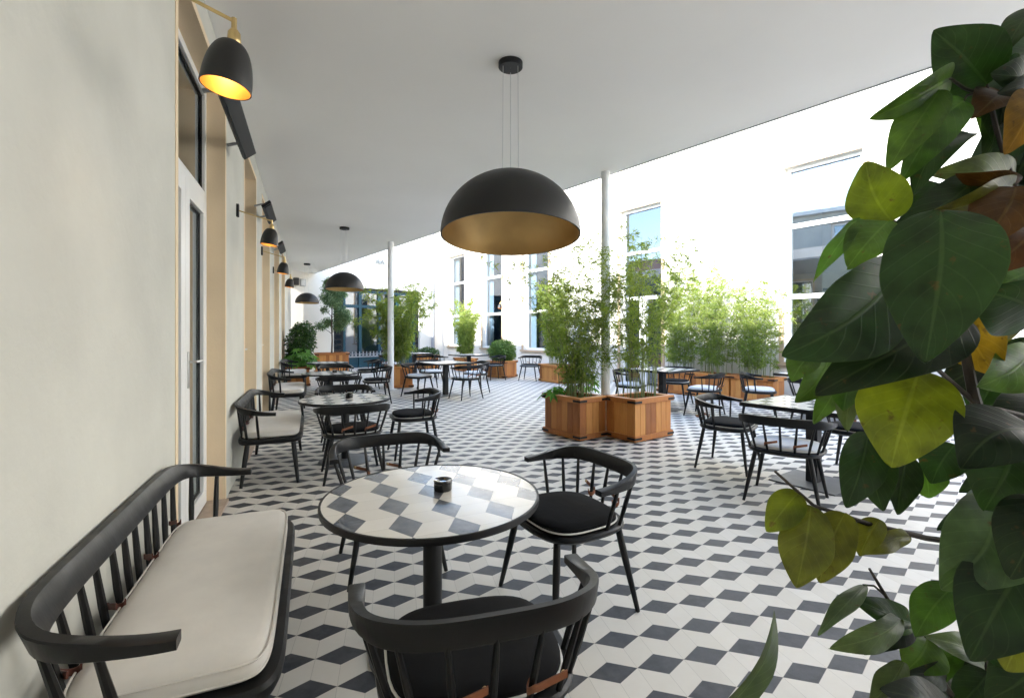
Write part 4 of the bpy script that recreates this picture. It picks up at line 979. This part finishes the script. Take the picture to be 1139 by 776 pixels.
for b in bl[::2]: stems.append(([(0, 0, b[2] - 0.25), (b[0] * 0.6, b[1] * 0.6, b[2] - 0.08), b[:3]], [0.011, 0.008, 0.004]))
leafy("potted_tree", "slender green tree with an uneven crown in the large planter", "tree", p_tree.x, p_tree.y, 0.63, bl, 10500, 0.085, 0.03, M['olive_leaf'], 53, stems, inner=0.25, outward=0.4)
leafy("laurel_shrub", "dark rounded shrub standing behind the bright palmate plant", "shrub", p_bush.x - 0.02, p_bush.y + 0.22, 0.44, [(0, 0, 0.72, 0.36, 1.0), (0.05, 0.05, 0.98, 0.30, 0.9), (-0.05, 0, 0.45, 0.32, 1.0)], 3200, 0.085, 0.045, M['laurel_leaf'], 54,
      [([(0, 0, 0), (0, 0, 0.9)], [0.03, 0.015])])

def palmate(name, label, x, y, z, n, rad, hgt, size, seed):
    rnd = random.Random(seed); root = empty(name, (x, y, z)); tag(root, label, "plant", "bright palmate leaved plants")
    lf = MB(); st = MB()
    for i in range(n):
        a = rnd.uniform(0, 6.28); u = rnd.random() ** 0.5; hh = hgt * rnd.uniform(0.25, 1.0)
        e = Vector((rad * u * math.cos(a), rad * u * math.sin(a), hh * (1.1 - 0.5 * u)))
        st.tube([(e.x * 0.15, e.y * 0.15, 0), (e.x * 0.5, e.y * 0.5, e.z * 0.7), e], [0.006, 0.004, 0.0025], 4, cap=False)
        nrm = (Vector((e.x, e.y, 0)).normalized() * 0.8 * u + Vector((0, 0, 0.9)) + rv(rnd) * 0.3).normalized()
        fw = (Vector((math.cos(a), math.sin(a), 0)) - nrm * nrm.dot(Vector((math.cos(a), math.sin(a), 0)))).normalized(); sz = size * rnd.uniform(0.7, 1.2)
        lf.cv = rnd.random()
        for k in range(7):
            b = R(-120 + 40 * k); d = (fw * math.cos(b) + nrm.cross(fw) * math.sin(b)).normalized()
            leaf_quad(lf, e, d, nrm, sz * (1.0 - 0.07 * abs(k - 3)), sz * 0.34, 0.22)
    st.build("stalks", M['culm'], root); lf.build("foliage", M['palmate_leaf'], root)
palmate("palmate_plant", "bright green palmate plant in the teak planter by the left wall", p_bush.x + 0.12, p_bush.y - 0.12, 0.44, 70, 0.46, 0.62, 0.17, 61)
q = c1 - AX * 0.20 + BX * 0.22
palmate("palmate_plant", "small palmate plant at the corner of the left twin planter", q.x, q.y, 0.48, 9, 0.16, 0.2, 0.14, 62)
q = c1 + AX * 0.12 + BX * 0.22
palmate("palmate_plant", "darker leafy plant at the foot of the slim column behind the twin planters", q.x + 0.18, q.y + 0.1, 0.48, 26, 0.26, 0.42, 0.13, 63)

# ------------------------------------------------------------------ foreground glossy shrub
TINT = {'d': (0.012, 0.034, 0.011), 'k': (0.005, 0.013, 0.005), 'm': (0.045, 0.11, 0.018), 'g': (0.05, 0.085, 0.035), 'y': (0.12, 0.165, 0.012),
        'o': (0.075, 0.085, 0.012), 'b': (0.06, 0.027, 0.010), 'yb': (0.17, 0.105, 0.012), 's': (0.045, 0.08, 0.038)}
_r = random.Random(9); EXTRA = []
for _i in range(12):
    _y = _r.uniform(440, 790); _x = _r.uniform(1098, 1175) - 28 * (_y > 600); _a = _r.uniform(1.4, 2.9); _l = _r.uniform(60, 100); _d = _r.uniform(.56, .72)
    EXTRA.append((_x, _y - 30, _x + _l * math.cos(_a), _y - 30 + _l * math.sin(_a), _r.uniform(40, 62), _d, _d - .03, _r.uniform(-30, 30), _r.choice('dkkdm')))
for _i in range(22):
    _y = _r.uniform(60, 440); _x = _r.uniform(1105, 1175); _a = _r.uniform(1.4, 3.0); _l = _r.uniform(60, 100); _d = _r.uniform(.62, .78)
    EXTRA.append((_x, _y - 20, _x + _l * math.cos(_a), _y - 20 + _l * math.sin(_a), _r.uniform(40, 62), _d, _d - .03, _r.uniform(-30, 30), _r.choice('dkmdb')))
LEAVES = [  # base px, tip px, width px, base depth, tip depth, roll, tint
 (1098, 94, 1042, 34, 72, .62, .60, 18, 'd'), (1058, 86, 979, 133, 40, .60, .57, -38, 'm'), (1046, 100, 988, 187, 46, .58, .56, 15, 'm'),
 (1072, 112, 1012, 194, 50, .60, .57, -12, 'm'), (1078, 148, 1018, 209, 42, .63, .60, 25, 'd'), (992, 246, 963, 180, 64, .56, .55, 8, 'y'),
 (1128, 205, 1045, 190, 40, .64, .60, 30, 'g'), (1132, 135, 1110, 186, 34, .63, .62, -25, 'd'), (1146, 100, 1119, 171, 44, .57, .56, -15, 'yb'),
 (1116, 104, 1083, 131, 44, .62, .60, 20, 'b'), (1150, 80, 1104, 82, 46, .60, .58, 10, 'd'), (1152, 92, 1112, 104, 30, .59, .57, -20, 'k'),
 (1146, 8, 1113, 58, 32, .62, .60, 20, 'd'), (1128, 207, 1066, 196, 32, .60, .58, -25, 'b'), (1088, 194, 988, 258, 46, .60, .57, 20, 'd'),
 (1126, 206, 1042, 240, 40, .59, .55, -30, 'o'), (1130, 208, 1088, 275, 66, .56, .54, 15, 'b'), (1160, 240, 1105, 300, 70, .56, .54, -15, 'b'),
 (1046, 234, 1027, 398, 114, .40, .36, 10, 'd'), (1003, 300, 872, 396, 96, .42, .40, -18, 'd'), (1068, 352, 912, 430, 86, .44, .41, 20, 'k'),
 (988, 246, 944, 294, 52, .50, .48, 15, 'm'), (957, 243, 904, 313, 20, .52, .50, 40, 'm'), (1152, 352, 1082, 322, 84, .42, .40, -15, 'd'),
 (1058, 330, 1106, 420, 66, .52, .50, 20, 'yb'), (1146, 392, 1090, 430, 52, .50, .48, -20, 'm'), (1022, 412, 990, 516, 100, .45, .43, 8, 'y'),
 (902, 392, 880, 421, 34, .50, .49, 20, 'm'), (922, 398, 886, 447, 36, .50, .48, -15, 'm'), (947, 424, 938, 456, 30, .52, .51, 20, 'm'),
 (968, 427, 941, 478, 26, .52, .50, 35, 's'), (998, 427, 962, 452, 36, .52, .51, -20, 'm'), (966, 481, 944, 564, 48, .50, .48, -14, 'd'),
 (986, 494, 982, 568, 46, .50, .48, 18, 'd'), (1010, 505, 1000, 572, 36, .52, .50, -20, 'd'), (1024, 514, 1033, 554, 42, .52, .51, 12, 'm'), (1062, 494, 1036, 537, 46, .50, .49, 15, 'd'),
 (1152, 478, 1070, 520, 84, .40, .38, 18, 'k'), (1130, 492, 1098, 566, 92, .42, .40, -14, 'd'), (1108, 556, 1052, 655, 84, .44, .42, -16, 's'), (1100, 570, 1074, 650, 60, .46, .44, 25, 'd'),
 (1060, 652, 1018, 706, 44, .50, .48, 15, 'm'), (888, 548, 854, 591, 40, .52, .51, -10, 'y'), (902, 562, 884, 653, 58, .51, .49, 14, 'o'),
 (940, 570, 913, 648, 50, .51, .49, -12, 'o'), (978, 577, 955, 617, 30, .52, .51, 25, 'o'), (1012, 596, 961, 617, 22, .53, .51, -30, 'o'),
 (962, 650, 909, 704, 20, .54, .51, 40, 's'), (1014, 692, 956, 665, 34, .54, .52, 15, 'd'), (1002, 688, 924, 721, 30, .53, .50, -25, 's'),
 (1012, 696, 962, 722, 32, .54, .52, 20, 'k'), (1032, 710, 1008, 746, 50, .53, .51, -8, 'm'), (1005, 736, 966, 782, 26, .50, .48, 30, 's'),
 (1052, 756, 1013, 750, 30, .52, .50, -15, 'k'), (1060, 790, 988, 766, 46, .48, .46, 20, 'k'), (1095, 736, 1033, 708, 30, .54, .52, 25, 's'),
 (1150, 615, 1085, 735, 92, .42, .40, -18, 'd'), (1158, 552, 1122, 640, 70, .38, .36, 15, 'k'), (1130, 745, 1092, 690, 44, .50, .48, -15, 'd'),
 (1156, 690, 1118, 745, 60, .40, .40, 10, 'o'), (1150, 150, 1118, 215, 60, .68, .66, 10, 'k'), (1158, 215, 1112, 250, 66, .66, .64, -10, 'k'),
 (1158, 300, 1100, 330, 56, .62, .60, 10, 'm'), (1150, 420, 1098, 452, 60, .60, .58, -12, 'd'), (1120, 380, 1070, 345, 60, .66, .64, 14, 'o'),
 (1156, 440, 1108, 500, 60, .56, .54, -12, 'k'), (1090, 255, 1060, 330, 60, .64, .62, 10, 'k'), (1120, 520, 1070, 545, 40, .58, .56, 10, 'd'), (1110, 600, 1125, 660, 46, .56, .54, 14, 'k'),
 (1160, 720, 1100, 778, 70, .52, .50, -12, 'd'), (794, 800, 872, 684, 22, .33, .36, 58, 's'), (1160, 660, 1128, 735, 70, .50, .48, 12, 'k'), (1045, 205, 1010, 240, 40, .64, .62, 12, 'd'),
 *EXTRA,
 (930, 430, 905, 470, 24, .56, .54, 12, 'm'), (1100, 745, 1060, 790, 40, .56, .54, 12, 'd'),
]
def camellia():
    rnd = random.Random(77)
    root = empty("glossy_shrub", (1.05, 0.75, 0)); tag(root, "large glossy leaved shrub filling the right foreground", "shrub")
    V = []; F = []; UV = []; CL = []
    NU, NV = 22, 8
    for bx, by, tx, ty, wpx, d0, d1, roll, tc in LEAVES:
        A = P(bx, by, d0); B = P(tx, ty, d1); L = (B - A).length; x = (B - A).normalized()
        view = (A.lerp(B, 0.5) - Vector((0, 0, EYE))).normalized(); n0 = (-view + x * view.dot(x)).normalized()
        n0 = Quaternion(x, R(roll)) @ n0; y = n0.cross(x).normalized(); W_ = 0.92 * wpx * (d0 + d1) / 2 / 530 / max(0.45, math.cos(R(roll)))
        t0 = Vector(TINT[tc]); j = rnd.uniform(0.8, 1.25); col = (t0.x * j * rnd.uniform(.9, 1.15), t0.y * j, t0.z * j)
        bow = rnd.uniform(0.03, 0.12) * L; fold = rnd.uniform(0.15, 0.42); wave = rnd.uniform(0.005, 0.03) * L; ph = rnd.uniform(0, 6); bend = rnd.uniform(-0.09, 0.09) * L; curl = rnd.uniform(0.05, 0.4) * L
        base = len(V)
        for i in range(NU + 1):
            u = (1 - math.cos(math.pi * i / NU)) / 2
            wv = math.sqrt(max(0.0, 1 - (2 * u ** 0.92 - 1) ** 2)) * (1 - 0.55 * max(0, (u - 0.5) / 0.5) ** 1.5)
            wv = max(wv, 0.012 if u < 0.5 else 0.0)
            c = A + x * (L * u) + n0 * (bow * math.sin(math.pi * u) - (curl * max(0, u - 0.55) ** 1.6)) + y * (bend * math.sin(math.pi * u))
            for k in range(NV + 1):
                v = 2 * k / NV - 1
                V.append(c + y * (v * wv * W_ / 2) + n0 * (abs(v) * wv * W_ / 2 * fold - (v * v) * wv * W_ * 0.05 + wave * math.sin(9 * u + ph + 2 * v) * abs(v)))
                UV.append((u, (v + 1) / 2)); CL.append(col)
        for i in range(NU):
            for k in range(NV):
                a = base + i * (NV + 1) + k; F.append((a, a + 1, a + NV + 2, a + NV + 1))
    me = bpy.data.meshes.new("foliage"); off = root.location
    me.from_pydata([tuple(p - off) for p in V], [], F); me.materials.append(M['camellia'])
    uv = me.uv_layers.new(name="UVMap"); idx = [0] * len(me.loops); me.loops.foreach_get("vertex_index", idx)
    uv.data.foreach_set("uv", [c for i in idx for c in UV[i]])
    ca = me.color_attributes.new("tint", 'FLOAT_COLOR', 'POINT'); ca.data.foreach_set("color", [q for c in CL for q in (*c, 1)])
    me.polygons.foreach_set("use_smooth", [True] * len(F)); me.update()
    o = bpy.data.objects.new("foliage", me); COL.objects.link(o); o.parent = root
    st = MB()
    def stem(pp_, r0, r1):
        pts = [P(*q) - off for q in pp_]; k = len(pts) - 1; st.tube(pts, [r0 + (r1 - r0) * i / k for i in range(k + 1)], 7)
    stem([(1160, 760, .62), (1118, 560, .56), (1096, 480, .52), (1083, 440, .50), (1072, 385, .50), (1066, 336, .50)], .0075, .0036)
    stem([(1085, 448, .50), (1062, 428, .50), (1042, 410, .47)], .003, .002)
    stem([(1088, 452, .50), (1112, 456, .51), (1146, 464, .53)], .003, .003)
    stem([(1170, 612, .60), (1090, 606, .57), (1030, 598, .54), (965, 582, .52), (905, 562, .52), (862, 524, .52)], .0044, .0014)
    stem([(1080, 800, .56), (1058, 772, .55), (1035, 738, .54), (1002, 690, .54), (985, 662, .54), (967, 632, .54)], .0042, .0014)
    stem([(985, 662, .54), (972, 651, .54), (960, 650, .54)], .0014, .001)
    stem([(1128, 800, .56), (1100, 748, .56), (1085, 705, .56), (1078, 668, .54), (1056, 632, .52)], .004, .0016)
    stem([(1160, 260, .64), (1128, 207, .62), (1112, 160, .62), (1100, 108, .62), (1072, 98, .61), (1058, 88, .60), (1046, 90, .59)], .004, .0014)
    stem([(1098, 94, .62), (1099, 102, .62), (1104, 112, .62)], .0016, .0016)
    stem([(1072, 112, .60), (1076, 106, .61), (1084, 104, .61)], .0014, .0014)
    stem([(1090, 262, .62), (1040, 262, .60), (1000, 248, .585), (960, 238, .575), (944, 232, .575)], .003, .0014)
    stem([(1170, 470, .6), (1160, 300, .62), (1160, 260, .64)], .006, .004)
    a = P(1160, 760, .62) - off; b = P(1170, 612, .60) - off; g = Vector((0.02, 0, 0.42))
    for e, r_ in ((a, .0075), (b, .006), (P(1080, 800, .56) - off, .0045), (P(1128, 800, .56) - off, .0045), (P(1170, 470, .6) - off, .006)):
        st.tube([g, g.lerp(e, 0.5) + Vector((0.03, 0, -0.02)), e], [r_ * 1.5, r_ * 1.2, r_], 7)
    e = P(794, 800, .33) - off; st.tube([g, Vector((e.x + 0.12, e.y + 0.05, e.z - 0.25)), e], [.004, .003, .002], 6)
    st.build("stems", M['dark_stem'], root)
    fl_ = MB(); c = P(1134, 690, .45) - off
    for k in range(6):
        d = (Vector((math.cos(k * 1.05), -0.5, math.sin(k * 1.05)))).normalized(); leaf_quad(fl_, c, d, Vector((0, -1, 0)), 0.012, 0.010, 0.0)
    fl_.build("flower_bud", M['pink'], root)
camellia()
planter(1.07, 0.75, 0.3, 0.5, 0.5, 0.48, "teak planter at the foot of the glossy foreground shrub", 90)
